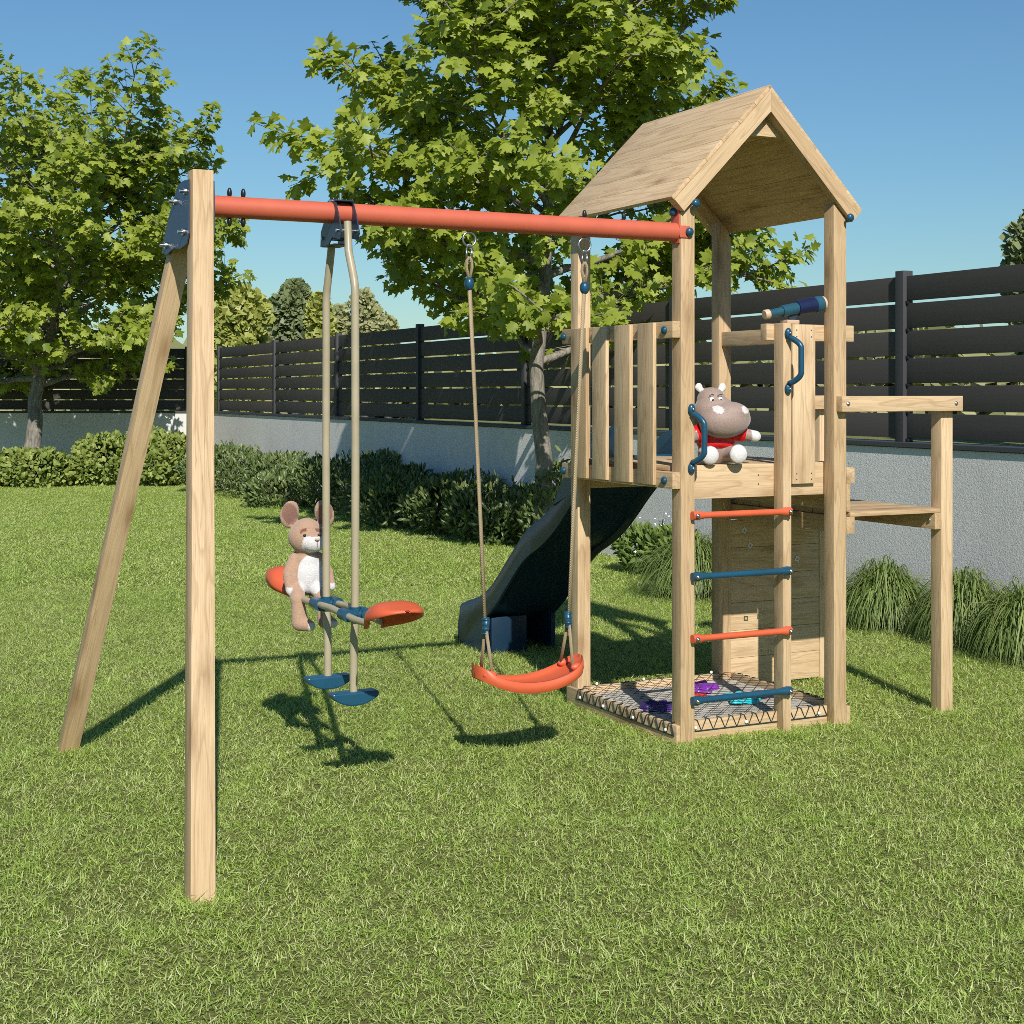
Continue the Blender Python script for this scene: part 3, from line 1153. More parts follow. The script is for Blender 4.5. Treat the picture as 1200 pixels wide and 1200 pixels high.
q = B()
q.grid(seat_pt, 72, len(prof), close_v=True)
npf = len(prof)
q.f.append(list(range(npf)))
q.f.append([71 * npf + i for i in range(npf)])
q.mi += [0, 0]
# raised bosses that hold the ropes
for sx in (-1, 1):
    for sy in (-1, 1):
        q.ball((sx * 0.190, sy * 0.054, 0.371), (0.030, 0.015, 0.016), u=14, w=8)
    q.ball((sx * 0.205, 0, 0.364), (0.016, 0.050, 0.018), u=14, w=8)
q.build('seat', M['coral'], S, smooth=False, auto=50)
for s in (-1, 1):
    at = -0.936 - SA if s < 0 else -0.431 - SA
    am = -0.867 - SA if s < 0 else -0.504 - SA
    ae = -0.862 - SA if s < 0 else -0.512 - SA
    q = B()
    q.tube([(at, 0, 1.885), ((at * 2 + am) / 3, 0, 1.44), ((at + 2 * am) / 3, 0, 0.99), (am, 0, 0.52)], 0.0078, 10)
    for sy in (-1, 1):
        q.tube([(am, sy * 0.006, 0.535), (ae, sy * 0.052, 0.37)], 0.0065, 8)
        q.tube([(at, sy * 0.003, 1.87), (at + sy * 0.012, 0, 1.93), (at + sy * 0.010, 0, 1.955), (at, 0, 1.968)], 0.006, 8)
    rp = q.build('rope', M['rope'], S, smooth=True)
    q = B()
    q.tube([(am - 0.003 * s, 0, 0.583), (am, 0, 0.515)], 0.0135, 12)
    for k in range(4):
        h = 0.522 + k * 0.018
        q.tube([(am - 0.0005 * k * s, 0, h - 0.004), (am - 0.0005 * k * s, 0, h), (am - 0.0005 * k * s, 0, h + 0.004)], [0.0135, 0.0155, 0.0135], 12)
    q.build('sleeve', M['blue'], rp, smooth=True)
    B().ball((at, 0, 1.866), (0.0195, 0.0195, 0.027), u=16, w=12).build('bead', M['blue'], rp, smooth=True)
    q = B()
    q.tube([(at + 0.027 * math.cos(k * math.pi / 12), 0.0, 2.036 + 0.027 * math.sin(k * math.pi / 12)) for k in range(24)], 0.0045, 8, closed=True)
    for dx in (-0.011, 0.011):
        q.tube([(at + dx, 0, 1.962), (at + dx, 0, 2.0)], 0.0042 if dx < 0 else 0.0055, 8)
    q.tube([(at - 0.011, 0, 2.0), (at - 0.006, 0, 2.014), (at + 0.006, 0, 2.014), (at + 0.011, 0, 2.0)], 0.0042, 8)
    q.tube([(at - 0.011, 0, 1.962), (at - 0.006, 0, 1.950), (at + 0.006, 0, 1.950), (at + 0.011, 0, 1.962)], 0.0042, 8)
    q.build('carabiner', M['steel'], rp, smooth=True)

# ------------------------------------------------------------------ plush toys
def fused(name, blobs, paint, mat, parent, vox=0.006, sm=5, extra=None):
    """one continuous body from overlapping ellipsoids and capsules, painted by place"""
    q = B()
    for k in blobs:
        if k[0] == 'e':
            rot = Euler(k[3]).to_matrix() if len(k) > 3 else None
            q.ball(k[1], k[2], rot, 20, 14)
        else:
            a_, b_, r0, r1 = k[1:]
            n = 8
            a_, b_ = Vector(a_), Vector(b_)
            for i in range(n + 1):
                t = i / n
                q.ball(a_.lerp(b_, t), r0 + (r1 - r0) * t, None, 14, 10)
    o = q.build(name, mat, None)
    md = o.modifiers.new('r', 'REMESH')
    md.mode = 'VOXEL'
    md.voxel_size = vox
    s_ = o.modifiers.new('s', 'SMOOTH')
    s_.factor = 0.5
    s_.iterations = sm
    dg = bpy.context.evaluated_depsgraph_get()
    me = bpy.data.meshes.new_from_object(o.evaluated_get(dg))
    old = o.data
    o.modifiers.clear()
    o.data = me
    bpy.data.meshes.remove(old)
    me.name = name
    me.materials.clear()
    me.materials.append(mat)
    me.polygons.foreach_set('use_smooth', [True] * len(me.polygons))
    ca = me.color_attributes.new('Col', 'FLOAT_COLOR', 'POINT')
    cols = np.array([(*paint(v.co, v.normal), 1.0) for v in me.vertices], dtype=np.float32)
    ca.data.foreach_set('color', cols.ravel())
    o.parent = parent
    return o


# mouse
mp = loc2world(-1.448, 0.452, 0.668)
MO = empty('plush_mouse', mp, R(14), 'beige plush mouse with big round ears sitting on the glider swing', 'plush toy')
BE, WHT, PK, DKB = (0.45, 0.29, 0.20), (0.66, 0.64, 0.64), (0.25, 0.135, 0.10), (0.20, 0.09, 0.055)


def mouse_paint(c, n):
    if (c - Vector((0.026, -0.066, 0.194))).length < 0.050 and c.z < 0.222 and c.y < -0.03:
        return WHT
    if c.y < -0.02 and ((c.x - 0.012) / 0.050) ** 2 + ((c.z - 0.072) / 0.075) ** 2 < 1 and n.y < -0.1:
        return WHT
    for ex, tl_ in ((-0.064, 0.28), (0.072, -0.28)):
        u_, w_ = c.x - ex, c.z - 0.306
        u_, w_ = u_ * math.cos(tl_) + w_ * math.sin(tl_), -u_ * math.sin(tl_) + w_ * math.cos(tl_)
        if n.y < -0.45 and (u_ / 0.031) ** 2 + (w_ / 0.043) ** 2 < 1:
            return PK
    if (c - Vector((-0.070, -0.055, 0.008))).length < 0.020 or (c - Vector((0.096, -0.040, 0.018))).length < 0.020:
        return WHT
    if c.z < -0.105 and c.x > (-0.008 if c.x < 0.03 else 0.075) and n.y < 0.5:
        return WHT
    if c.y < -0.03 and abs(c.z - (0.252 - 0.25 * abs(c.x - 0.012))) < 0.0065 and 0.016 < abs(c.x - 0.012) < 0.044:
        return DKB
    return BE


mouse_blobs = [
    ('e', (0.0, 0.0, 0.065), (0.072, 0.058, 0.082)), ('e', (0.0, 0.0, 0.115), (0.055, 0.048, 0.055)),
    ('e', (0.0, -0.012, 0.215), (0.072, 0.066, 0.066)), ('e', (0.0, -0.014, 0.245), (0.055, 0.055, 0.045)), ('e', (0.026, -0.056, 0.196), (0.050, 0.036, 0.036)),
    ('e', (-0.064, 0.010, 0.304), (0.043, 0.015, 0.056), (0.1, 0.2, 0.45)), ('e', (0.072, 0.010, 0.304), (0.041, 0.015, 0.058), (0.1, -0.2, -0.40)),
    ('c', (-0.045, 0.0, 0.128), (-0.072, -0.025, 0.07), 0.026, 0.024), ('c', (-0.072, -0.025, 0.07), (-0.068, -0.05, 0.012), 0.024, 0.018),
    ('c', (0.048, 0.0, 0.128), (0.082, -0.018, 0.075), 0.026, 0.023), ('c', (0.082, -0.018, 0.075), (0.096, -0.038, 0.02), 0.022, 0.016),
    ('c', (-0.040, -0.03, 0.015), (-0.042, -0.085, -0.02), 0.032, 0.030), ('c', (-0.042, -0.085, -0.02), (-0.035, -0.095, -0.105), 0.027, 0.033),
    ('c', (-0.035, -0.098, -0.108), (0.002, -0.118, -0.118), 0.032, 0.022),
    ('c', (0.040, -0.03, 0.015), (0.055, -0.080, -0.02), 0.032, 0.028), ('c', (0.055, -0.080, -0.02), (0.062, -0.09, -0.10), 0.026, 0.030),
    ('c', (0.062, -0.09, -0.105), (0.092, -0.108, -0.112), 0.029, 0.020),
]
mb = fused('body', mouse_blobs, mouse_paint, M['plush_mouse'], MO)
# thin cupped fur texture comes from the material; eyes, nose, mouth
for dx in (-0.026, 0.030):
    B().ball((0.012 + dx, -0.0735 + 0.10 * abs(dx) ** 1.4, 0.226), (0.0065, 0.005, 0.0072), u=12, w=8).build('eye', M['black'], MO, smooth=True)
B().ball((0.032, -0.094, 0.213), (0.010, 0.006, 0.006), u=12, w=8).build('nose', M['tan'], MO, smooth=True)
B().tube([(0.032, -0.0955, 0.207), (0.032, -0.0965, 0.196), (0.032, -0.093, 0.182)], 0.0012, 6).build('mouth', M['black'], MO)

# hippo
hp = loc2world(0.268, 0.135, 1.146)
HI = empty('plush_hippo', hp, R(12), 'grey-brown toy hippo in glossy red shirt sitting on the platform edge', 'toy')
GB, HW = (0.335, 0.245, 0.205), (0.68, 0.66, 0.64)


def hippo_paint(c, n):
    for q_ in ((-0.066, -0.118, 0.040), (0.058, -0.118, 0.046)):
        if (c - Vector(q_)).length < 0.040 and c.y < -0.088:
            return HW
    if c.x > 0.138 or c.x < -0.122:
        return HW
    for q_ in ((-0.071, 0.012, 0.327), (0.032, 0.012, 0.327)):
        if (c - Vector(q_)).length < 0.020 and n.y < 0.3:
            return HW
    for q_ in ((-0.030, -0.117, 0.232), (0.090, -0.095, 0.232)):
        d = c - Vector(q_)
        if (d.x / 0.021) ** 2 + (d.z / 0.016) ** 2 < 1 and c.y < -0.05:
            return (0.62, 0.60, 0.58) if (d.x / 0.010) ** 2 + (d.z / 0.007) ** 2 < 1 else HW
    return GB


hippo_blobs = [
    ('e', (0.0, 0.02, 0.07), (0.074, 0.062, 0.072)), ('e', (0.0, 0.02, 0.12), (0.066, 0.056, 0.06)),
    ('e', (-0.022, 0.008, 0.262), (0.064, 0.062, 0.064)), ('e', (-0.014, -0.01, 0.225), (0.092, 0.075, 0.068)), ('e', (0.016, -0.054, 0.186), (0.116, 0.080, 0.076), (0, -0.1, 0.1)), ('e', (0.045, -0.06, 0.215), (0.078, 0.066, 0.05), (0, 0.1, 0)),
    ('e', (-0.073, 0.022, 0.325), (0.019, 0.012, 0.021)), ('e', (0.033, 0.022, 0.325), (0.019, 0.012, 0.021)), ('c', (-0.055, 0.02, 0.30), (-0.07, 0.02, 0.318), 0.012, 0.012), ('c', (0.015, 0.02, 0.30), (0.031, 0.02, 0.318), 0.012, 0.012),
    ('c', (0.055, 0.01, 0.138), (0.150, -0.035, 0.118), 0.030, 0.026), ('e', (0.156, -0.038, 0.117), (0.028, 0.026, 0.026)),
    ('c', (-0.055, 0.01, 0.138), (-0.125, -0.035, 0.118), 0.030, 0.026), ('e', (-0.130, -0.038, 0.117), (0.026, 0.026, 0.026)),
    ('c', (-0.045, 0.01, 0.042), (-0.066, -0.085, 0.041), 0.036, 0.036), ('e', (-0.067, -0.100, 0.041), (0.041, 0.024, 0.042)),
    ('c', (0.045, 0.01, 0.042), (0.058, -0.085, 0.044), 0.036, 0.036), ('e', (0.058, -0.100, 0.045), (0.041, 0.024, 0.043)),
]
fused('body', hippo_blobs, hippo_paint, M['plush_hippo'], HI)
q = B()
q.ball((0.0, 0.02, 0.108), (0.082, 0.070, 0.052), u=24, w=16)
for sx, ex in ((1, 0.105), (-1, -0.095)):
    q.tube([(sx * 0.045, 0.012, 0.142), (sx * 0.075, 0.0, 0.135), (ex, -0.012, 0.128)], [0.038, 0.039, 0.037], 16)
sh = fused('shirt_src', [('e', (0.0, 0.015, 0.108), (0.083, 0.072, 0.050)), ('e', (0.0, 0.015, 0.085), (0.083, 0.072, 0.030)), ('c', (0.045, 0.012, 0.142), (0.105, -0.012, 0.128), 0.038, 0.037), ('c', (-0.045, 0.012, 0.142), (-0.100, -0.012, 0.128), 0.038, 0.037)],
           lambda c, n: (1, 0, 0), M['shirt'], HI, 0.005, 3)
sh.name = 'shirt'
for dx in (-0.041, -0.004):
    q = B().ball((dx, -0.0555, 0.272), (0.0105, 0.006, 0.0125), u=14, w=10)
    e_ = q.build('eye', M['white'], HI, smooth=True)
    B().ball((dx + 0.002, -0.0605, 0.270), (0.0055, 0.003, 0.0075), u=12, w=8).build('pupil', M['black'], e_, smooth=True)
    B().tube([(dx - 0.011, -0.0525, 0.290), (dx, -0.0535, 0.2955), (dx + 0.011, -0.0525, 0.2935)], 0.0016, 6).build('brow', M['black'], e_)

# sand and sand toys
sandv = B()
random.seed(3)
sandv.grid(lambda u, v: (0.003 + (W + p - 0.006) * u, 0.068 + (D - 0.068) * v, 0.056 + 0.007 * math.sin(u * 11 + 2 * math.sin(v * 7)) * math.sin(v * 9 + 1.3)), 40, 40)
so_ = sandv.build('sand', M['sand'], None, smooth=True, label='pale play sand under the net inside the tower base', cat='sand', kind='stuff')
so_.location = (X0, Y0, 0)
so_.rotation_euler = (0, 0, TH)


def star_mould(name, a, b, r, n, m, label, cat, hgt=0.022, rz=0.0):
    q = B()
    nn = n * 6

    def fn(u, v):
        th = 2 * math.pi * u
        rr = r * (1 + 0.22 * math.cos(n * th)) * (1 - 0.92 * v ** 3) if v > 0.0 else r * (1 + 0.22 * math.cos(n * th)) * 1.06
        z_ = hgt * (1 - (1 - min(1, v * 1.8)) ** 2) + 0.004 * math.cos(n * th) * v
        return (rr * math.cos(th), rr * math.sin(th), z_)
    q.grid(fn, nn, 10, close_u=True)
    o = q.build(name, m, None, smooth=True, label=label, cat=cat)
    o.location = loc2world(a, b, 0.058)
    o.rotation_euler = (0, 0, rz)
    return o


star_mould('sand_mould', 0.60, 0.42, 0.075, 5, M['cyan'], 'turquoise scalloped sand mould under the net', 'sand toy', 0.026, 0.3)
star_mould('sand_mould', 0.56, 0.73, 0.085, 6, M['purple'], 'bright purple scalloped sand mould under the net', 'sand toy', 0.024)
star_mould('sand_mould', 0.17, 0.44, 0.07, 7, M['violet'], 'dark violet scalloped sand mould under the net', 'sand toy', 0.024, 0.2)
star_mould('sand_mould', 0.46, 0.56, 0.03, 4, M['red'], 'small red sand mould under the net', 'sand toy', 0.014, 0.2)
q = B()
q.tube([(0, 0, 0.008), (0.05, 0.01, 0.010), (0.085, 0.012, 0.008)], [0.007, 0.006, 0.008], 10)
q.ball((0.115, 0.016, 0.008), (0.038, 0.027, 0.007), u=16, w=8)
o = q.build('toy_shovel', M['navy'], None, smooth=True, label='navy toy shovel beside the turquoise sand mould', cat='sand toy')
o.location = loc2world(0.68, 0.40, 0.06)
o.rotation_euler = (0, 0, 0.2)

# ------------------------------------------------------------------ garden wall and slat fence
WX, WK = 7.19, 0.479                 # wall line  x = WX - WK*y
def wline(y, off=0.0):
    # off > 0 moves away from the garden
    return Vector((WX - WK * y, y, 0)) + Vector((0.9018, 0.4320, 0)) * off


dirw = Vector((-0.4320, 0.9018, 0))
YC = 26.0
WTOP = 1.125
rotw = Matrix((dirw, Vector((0.9018, 0.4320, 0)), Vector((0, 0, 1)))).transposed()
y_a, y_b = 5.2, YC + 0.09
c = (wline(y_a, 0.1) + wline(y_b, 0.1)) / 2
ln = (wline(y_b) - wline(y_a)).length / 2
gw = empty('garden_wall', wline(y_a), 0, 'long grey plastered garden wall along the right side of the lawn', 'wall')


def place(o, parent):
    o.parent = parent
    o.matrix_parent_inverse = Matrix.Translation(parent.location).inverted()
    return o


def part(b_, name, mat, parent, **kw):
    return place(b_.build(name, mat, None, **kw), parent)


part(B().box((c.x, c.y, (WTOP - 0.035) / 2 - 0.1), (ln, 0.1, (WTOP - 0.035) / 2 + 0.1), rotw, bev=0.004), 'plaster_face', M['plaster'], gw)
part(B().box((c.x, c.y, WTOP - 0.0165), (ln, 0.118, 0.0165), rotw, bev=0.004), 'coping', M['coping'], gw)
XC = WX - WK * YC
gw2 = empty('garden_wall', (XC, YC, 0), 0, 'white sunlit garden wall across the back behind the tall bushy maple', 'wall')
part(B().bx(-22, XC - 0.002, YC, YC + 0.2, -0.2, WTOP - 0.035, bev=0.004), 'plaster_face', M['plaster'], gw2)
part(B().bx(-22, XC - 0.004, YC - 0.018, YC + 0.218, WTOP - 0.034, WTOP - 0.001, bev=0.004), 'coping', M['coping'], gw2)

PIT, BHT = 0.1805, 0.1625


def fence(name, P0, direction, stops, label):
    """posts at the given distances along a line, six boards between each pair"""
    nrm_ = Vector((-direction.y, direction.x, 0))
    rot = Matrix((direction, nrm_, Vector((0, 0, 1)))).transposed()
    f_ = empty(name, P0, 0, label, 'fence')
    for s in stops:
        q_ = P0 + direction * s
        b_ = B().box((q_.x, q_.y, (WTOP + 2.25) / 2), (0.04, 0.04, (2.25 - WTOP) / 2), rot, bev=0.003)
        for k in range(6):
            for sd_ in (-1, 1):
                cc = q_ + direction * (sd_ * 0.05)
                b_.box((cc.x, cc.y, WTOP + 0.012 + PIT * k), (0.012, 0.022, 0.010), rot, bev=0.002, mi=1)
        part(b_, 'post', [M['fence_post'], M['black']], f_, auto=30)
    for s0, s1 in zip(stops, stops[1:]):
        b_ = B()
        for k in range(6):
            h0 = WTOP + 0.024 + PIT * k
            cc = P0 + direction * ((s0 + s1) / 2)
            b_.box((cc.x, cc.y, h0 + BHT / 2), (abs(s1 - s0) / 2 - 0.0405, 0.012, BHT / 2), rot, bev=0.003)
        part(b_, 'slat_panel', M['fence'], f_, auto=30)
    return f_


def along(y):                        # distance along the right wall line at depth y
    return (y - y_a) / 0.9018


st = [along(y) for y in (7.26, 9.80, 12.36, 14.90, 17.45, 20.09, 22.73, 25.75)]
st = [st[0] - 2.0] + st
fence('slat_fence', wline(y_a, 0.1), dirw, st, 'anthracite slat fence standing on the long grey wall along the lawn')
fence('slat_fence', Vector((XC - 0.06, YC + 0.1, 0)), Vector((-1, 0, 0)), [0.35 + 2.75 * k for k in range(7)], 'anthracite slat fence on the white back wall behind the maple')

# ------------------------------------------------------------------ lawn
me = bpy.data.meshes.new('lawn')
me.from_pydata([(-900, -60, 0), (900, -60, 0), (900, 1500, 0), (-900, 1500, 0)], [], [(0, 1, 2, 3)])
me.materials.append(M['lawn'])
lawn = bpy.data.objects.new('lawn', me)
COL.objects.link(lawn)
tag(lawn, 'green lawn reaching to the garden wall', 'lawn', None, 'structure')


def blades_mesh(n, lmin, lmax, wmin, wmax, seed, name, size=1.0):
    """one square metre of turf: a tangled low layer and a looser upper layer"""
    rng = np.random.default_rng(seed)
    nc = n // 16
    cen = rng.random((nc, 2)) * 1.06 - 0.53
    pos = cen[rng.integers(0, nc, n)] + rng.normal(0, 0.02, (n, 2))
    stray = rng.random(n) < 0.55
    pos[stray] = rng.random((stray.sum(), 2)) * 1.06 - 0.53
    low = rng.random(n) < 0.5
    pos = pos * size
    az = rng.random(n) * 2 * np.pi
    tilt0 = np.where(low, rng.normal(1.15, 0.25, n), np.abs(rng.normal(0.45, 0.35, n)))
    curl = np.where(low, rng.normal(0.15, 0.35, n), np.abs(rng.normal(0.75, 0.45, n)))
    z0 = np.where(low, rng.random(n) * 0.016, -0.003)
    ln_ = (lmin + (lmax - lmin) * rng.random(n) ** 1.2) * np.where(low, 1.05, 0.9)
    w = wmin + (wmax - wmin) * rng.random(n)
    d = np.stack([np.cos(az), np.sin(az)], 1)
    tw = az + np.pi / 2 + rng.normal(0, 0.6, n)
    sidev = np.stack([np.cos(tw), np.sin(tw), rng.normal(0, 0.25, n)], 1)
    P_ = [np.concatenate([pos, z0[:, None]], 1)]
    for k in range(2):
        ang_ = np.clip(tilt0 + curl * (k + 0.4), 0, 2.1)
        st_ = ln_ / 2
        q_ = P_[-1].copy()
        q_[:, :2] += d * (np.sin(ang_) * st_)[:, None]
        q_[:, 2] = np.maximum(q_[:, 2] + np.cos(ang_) * st_, 0.003)
        P_.append(q_)
    h = (w / 2)[:, None]
    v = np.stack([P_[0] - sidev * h, P_[0] + sidev * h, P_[1] - sidev * h * 0.85, P_[1] + sidev * h * 0.85, P_[2]], 1)
    f = np.array([(0, 1, 3), (0, 3, 2), (2, 3, 4)])
    F = f[None] + (np.arange(n) * 5)[:, None, None]
    rn = rng.beta(2.0, 2.2, n) + np.where(low, -0.06, 0.05)
    straw = rng.random(n) < 0.12
    rn[straw] = 0.85 + 0.15 * rng.random(straw.sum())
    return np_mesh(name, v.reshape(-1, 3), F.reshape(-1, 3), M['blade'], 'mesh', np.repeat(np.clip(rn, 0, 1), 5))


tiles = bpy.data.collections.new('grass_tiles')
NV = 3
for k in range(NV):
    m_ = blades_mesh(22000, 0.015, 0.037, 0.0016, 0.0034, 11 + k, 'turf_near')
    tiles.objects.link(bpy.data.objects.new('tile_%d' % k, m_))
for k in range(NV):
    m_ = blades_mesh(9500, 0.020, 0.038, 0.0036, 0.0064, 31 + k, 'turf_far')
    tiles.objects.link(bpy.data.objects.new('tile_%d' % (NV + k), m_))
m_ = blades_mesh(620, 0.030, 0.070, 0.0020, 0.0040, 77, 'turf_foot', 0.17)
tiles.objects.link(bpy.data.objects.new('tile_6', m_))
rng = np.random.default_rng(5)
gp, gi, gr_, gs = [], [], [], []
for yy in range(1, 27):
    for xx in range(-13, 14):
        x_, y_ = xx + 0.5 * (yy % 2), yy + 0.5
        if abs(x_) > 0.40 * y_ + 1.8 or x_ > WX - WK * y_ + 0.3 or y_ > YC + 0.2:
            continue
        gp.append((x_, y_, 0))
        gi.append(int(rng.integers(0, NV)) + (NV if y_ > 10.5 else 0))
        gr_.append((0, 0, float(rng.integers(0, 4)) * math.pi / 2))
        k = 0.92 + 0.16 * rng.random()
        gs.append((1, 1, k))
for a_, b_ in ((0.034, -0.02), (0.0, 0.06), (0.53, -0.02), (W + 0.034, -0.02), (OA + 0.034, 0.0), (OA + 0.03, 0.05), (OA + 0.034, D + 0.034), (-2.237, -1.0), (-2.237, -0.93), (-2.237, 1.0), (-2.25, 1.05),
               (-0.03, 0.3), (-0.03, 0.55), (-0.03, 0.8), (0.2, 0.03), (0.38, 0.03), (0.66, 0.03), (0.01, D + p)):
    q_ = loc2world(a_, b_)
    gp.append((q_.x, q_.y, 0))
    gi.append(2 * NV)
    gr_.append((0, 0, float(rng.random() * 6.28)))
    gs.append((1, 1, 0.72))
me = bpy.data.meshes.new('grass')
me.from_pydata(gp, [], [])
for nm, ty, fld, dat in (('vi', 'INT', 'value', gi), ('rot', 'FLOAT_VECTOR', 'vector', gr_), ('scl', 'FLOAT_VECTOR', 'vector', gs)):
    a = me.attributes.new(nm, ty, 'POINT')
    a.data.foreach_set(fld, np.array(dat, dtype=np.int32 if ty == 'INT' else np.float32).ravel())
go = bpy.data.objects.new('grass', me)
COL.objects.link(go)
tag(go, 'short mown grass covering the whole lawn', 'grass', None, 'stuff')
ng = bpy.data.node_groups.new('turf', 'GeometryNodeTree')
ng.interface.new_socket('Geometry', in_out='INPUT', socket_type='NodeSocketGeometry')
ng.interface.new_socket('Geometry', in_out='OUTPUT', socket_type='NodeSocketGeometry')
gin, gout = ng.nodes.new('NodeGroupInput'), ng.nodes.new('NodeGroupOutput')
iop = ng.nodes.new('GeometryNodeInstanceOnPoints')
ci = ng.nodes.new('GeometryNodeCollectionInfo')
ci.inputs['Collection'].default_value = tiles
ci.inputs['Separate Children'].default_value = True
ci.inputs['Reset Children'].default_value = True
iop.inputs['Pick Instance'].default_value = True


def named(nm, ty):
    n = ng.nodes.new('GeometryNodeInputNamedAttribute')
    n.data_type = ty
    n.inputs['Name'].default_value = nm
    return n.outputs[0]


ng.links.new(gin.outputs[0], iop.inputs['Points'])
ng.links.new(ci.outputs[0], iop.inputs['Instance'])
ng.links.new(named('vi', 'INT'), iop.inputs['Instance Index'])
ng.links.new(named('rot', 'FLOAT_VECTOR'), iop.inputs['Rotation'])
ng.links.new(named('scl', 'FLOAT_VECTOR'), iop.inputs['Scale'])
ng.links.new(iop.outputs[0], gout.inputs[0])
md = go.modifiers.new('turf', 'NODES')
md.node_group = ng


# ------------------------------------------------------------------ trees
def tree(label, base, height, trunk_r, crown_r, first, seed, n_limb, leaf, env, skew=(0, 0), density=1.0, group=None, droop=0.45):
    rng = np.random.default_rng(seed)
    rnd_ = random.Random(seed)
    root = empty('maple_tree', base, 0, label, 'tree', group)
    wood = B()
    # trunk
    nt = 14
    tpts, trs = [], []
    ox = oy = 0
    for i in range(nt + 1):
        t = i / nt
        ox += rnd_.uniform(-0.05, 0.05) * (t > 0.1)
        oy += rnd_.uniform(-0.05, 0.05) * (t > 0.1)
        tpts.append(Vector((ox + skew[0] * t * t, oy + skew[1] * t * t, height * t)))
        trs.append(trunk_r * (1.18 if i == 0 else 1.0) * (1 - 0.93 * t ** 0.9) + 0.006)
    wood.tube(tpts, trs, 12)

    def on_trunk(h):
        t = min(1, h / height) * nt
        i = min(nt - 1, int(t))
        return tpts[i].lerp(tpts[i + 1], t - i), trs[i] + (trs[i + 1] - trs[i]) * (t - i)
    LPOS, LDIR = [], []

    def leaves_along(pts, n, spread=0.05):
        for _ in range(n):
            k = rnd_.random() ** 0.7 * (len(pts) - 1)
            i = min(len(pts) - 2, int(k))
            q_ = pts[i].lerp(pts[i + 1], k - i)
            t_ = (pts[i + 1] - pts[i]).normalized()
            sd = Vector((rnd_.gauss(0, 1), rnd_.gauss(0, 1), rnd_.gauss(0, 0.6)))
            sd = (sd - t_ * sd.dot(t_)).normalized()
            LPOS.append(q_ + sd * rnd_.uniform(0.02, spread + 0.05))
            LDIR.append(sd * 0.8 + t_ * 0.5)
    for i in range(n_limb):
        t = (i + 0.5 * rnd_.random()) / n_limb
        h = first + (height * 0.965 - first) * t ** 0.95
        st_, r0 = on_trunk(h)
        az = i * 2.399963 + rnd_.uniform(-0.35, 0.35)
        reach = crown_r * env(t) * rnd_.uniform(0.82, 1.12)
        el = R(6 + 56 * t + rnd_.uniform(-8, 8))
        d = Vector((math.cos(az) * math.cos(el), math.sin(az) * math.cos(el), math.sin(el)))
        ln = reach / max(0.35, math.cos(el)) * (0.8 if t > 0.8 else 1)
        n = 9
        pts = [st_.copy()]
        cur = d.copy()
        for k in range(n):
            cur = (cur + Vector((rnd_.gauss(0, 0.10), rnd_.gauss(0, 0.10), rnd_.gauss(0.015, 0.08)))).normalized()
            pts.append(pts[-1] + cur * ln / n)
        rl = min(r0 * 0.6, 0.012 + 0.018 * ln)
        wood.tube(pts, [rl * (1 - 0.88 * k / n) + 0.003 for k in range(n + 1)], 7, cap=False)
        leaves_along(pts[5:], int(11 * density), 0.07)
        # side branches
        nsb = max(4, int(4.2 * ln + 3))
        for j in range(nsb):
            u = 0.22 + 0.78 * (j + rnd_.random() * 0.7) / nsb
            k = min(n - 1, int(u * n))
            q_ = pts[k].lerp(pts[k + 1], u * n - k)
            td = (pts[k + 1] - pts[k]).normalized()
            side = td.cross(Vector((0, 0, 1))).normalized() * (1 if j % 2 else -1)
            bd = (td * rnd_.uniform(0.4, 0.9) + side * rnd_.uniform(0.5, 1.0) + Vector((0, 0, rnd_.uniform(-0.25, 0.55)))).normalized()
            bl = min(1.1, 0.28 + ln * 0.34 * (1.15 - u)) * rnd_.uniform(0.7, 1.2)
            bp = [q_]
            cu = bd
            for s in range(5):
                cu = (cu + Vector((rnd_.gauss(0, 0.13), rnd_.gauss(0, 0.13), rnd_.gauss(0.0, 0.11)))).normalized()
                bp.append(bp[-1] + cu * bl / 5)
            wood.tube(bp, [0.30 * rl * (1 - 0.8 * s / 5) + 0.0025 for s in range(6)], 5, cap=False)
            leaves_along(bp[1:], int(density * (5 + 13 * bl)), 0.06)
            # twigs
            for w_ in range(2 if bl > 0.35 else 1):
                kk = rnd_.randint(1, 4)
                sv = Vector((rnd_.gauss(0, 1), rnd_.gauss(0, 1), rnd_.gauss(0, 0.5))).normalized()
                tw = [bp[kk], bp[kk] + (cu + sv).normalized() * bl * 0.25, bp[kk] + (cu * 0.9 + sv).normalized() * bl * 0.48]
                wood.tube(tw, [0.004, 0.003, 0.002], 4, cap=False)
                leaves_along(tw, int(density * 8), 0.05)
    wood.build('trunk', M['bark'], root, smooth=True)
    P_ = np.array([tuple(v) for v in LPOS])
    Dd = np.array([tuple(v) for v in LDIR])
    n = len(P_)
    Dd = norm(Dd) + rng.normal(0, 0.25, (n, 3)) + np.array([0, 0, -droop])
    cen = np.array([skew[0] * 0.3, skew[1] * 0.3, first + 0.4 * (height - first)])
    outw = norm(P_ - cen)
    Nn = np.array([0, 0, 0.5]) + outw * 0.5 + np.array(sd) * 0.75 + rng.normal(0, 0.42, (n, 3))
    sz = leaf * (0.62 + 0.6 * rng.random(n))
    rv = np.clip(rng.normal(0.5, 0.22, n), 0, 1)
    V, F, rr = scatter(*MAPLE, P_, Dd, Nn, sz, rng, rv)
    np_mesh('crown', V, F, M['maple'], root, rr)
    print('leaves', label[:30], n)
    return root


def env_main(t):
    pts = [(0, 0.85), (0.12, 1.08), (0.3, 1.03), (0.5, 0.86), (0.75, 0.66), (1, 0.3)]
    return interp(pts, t)


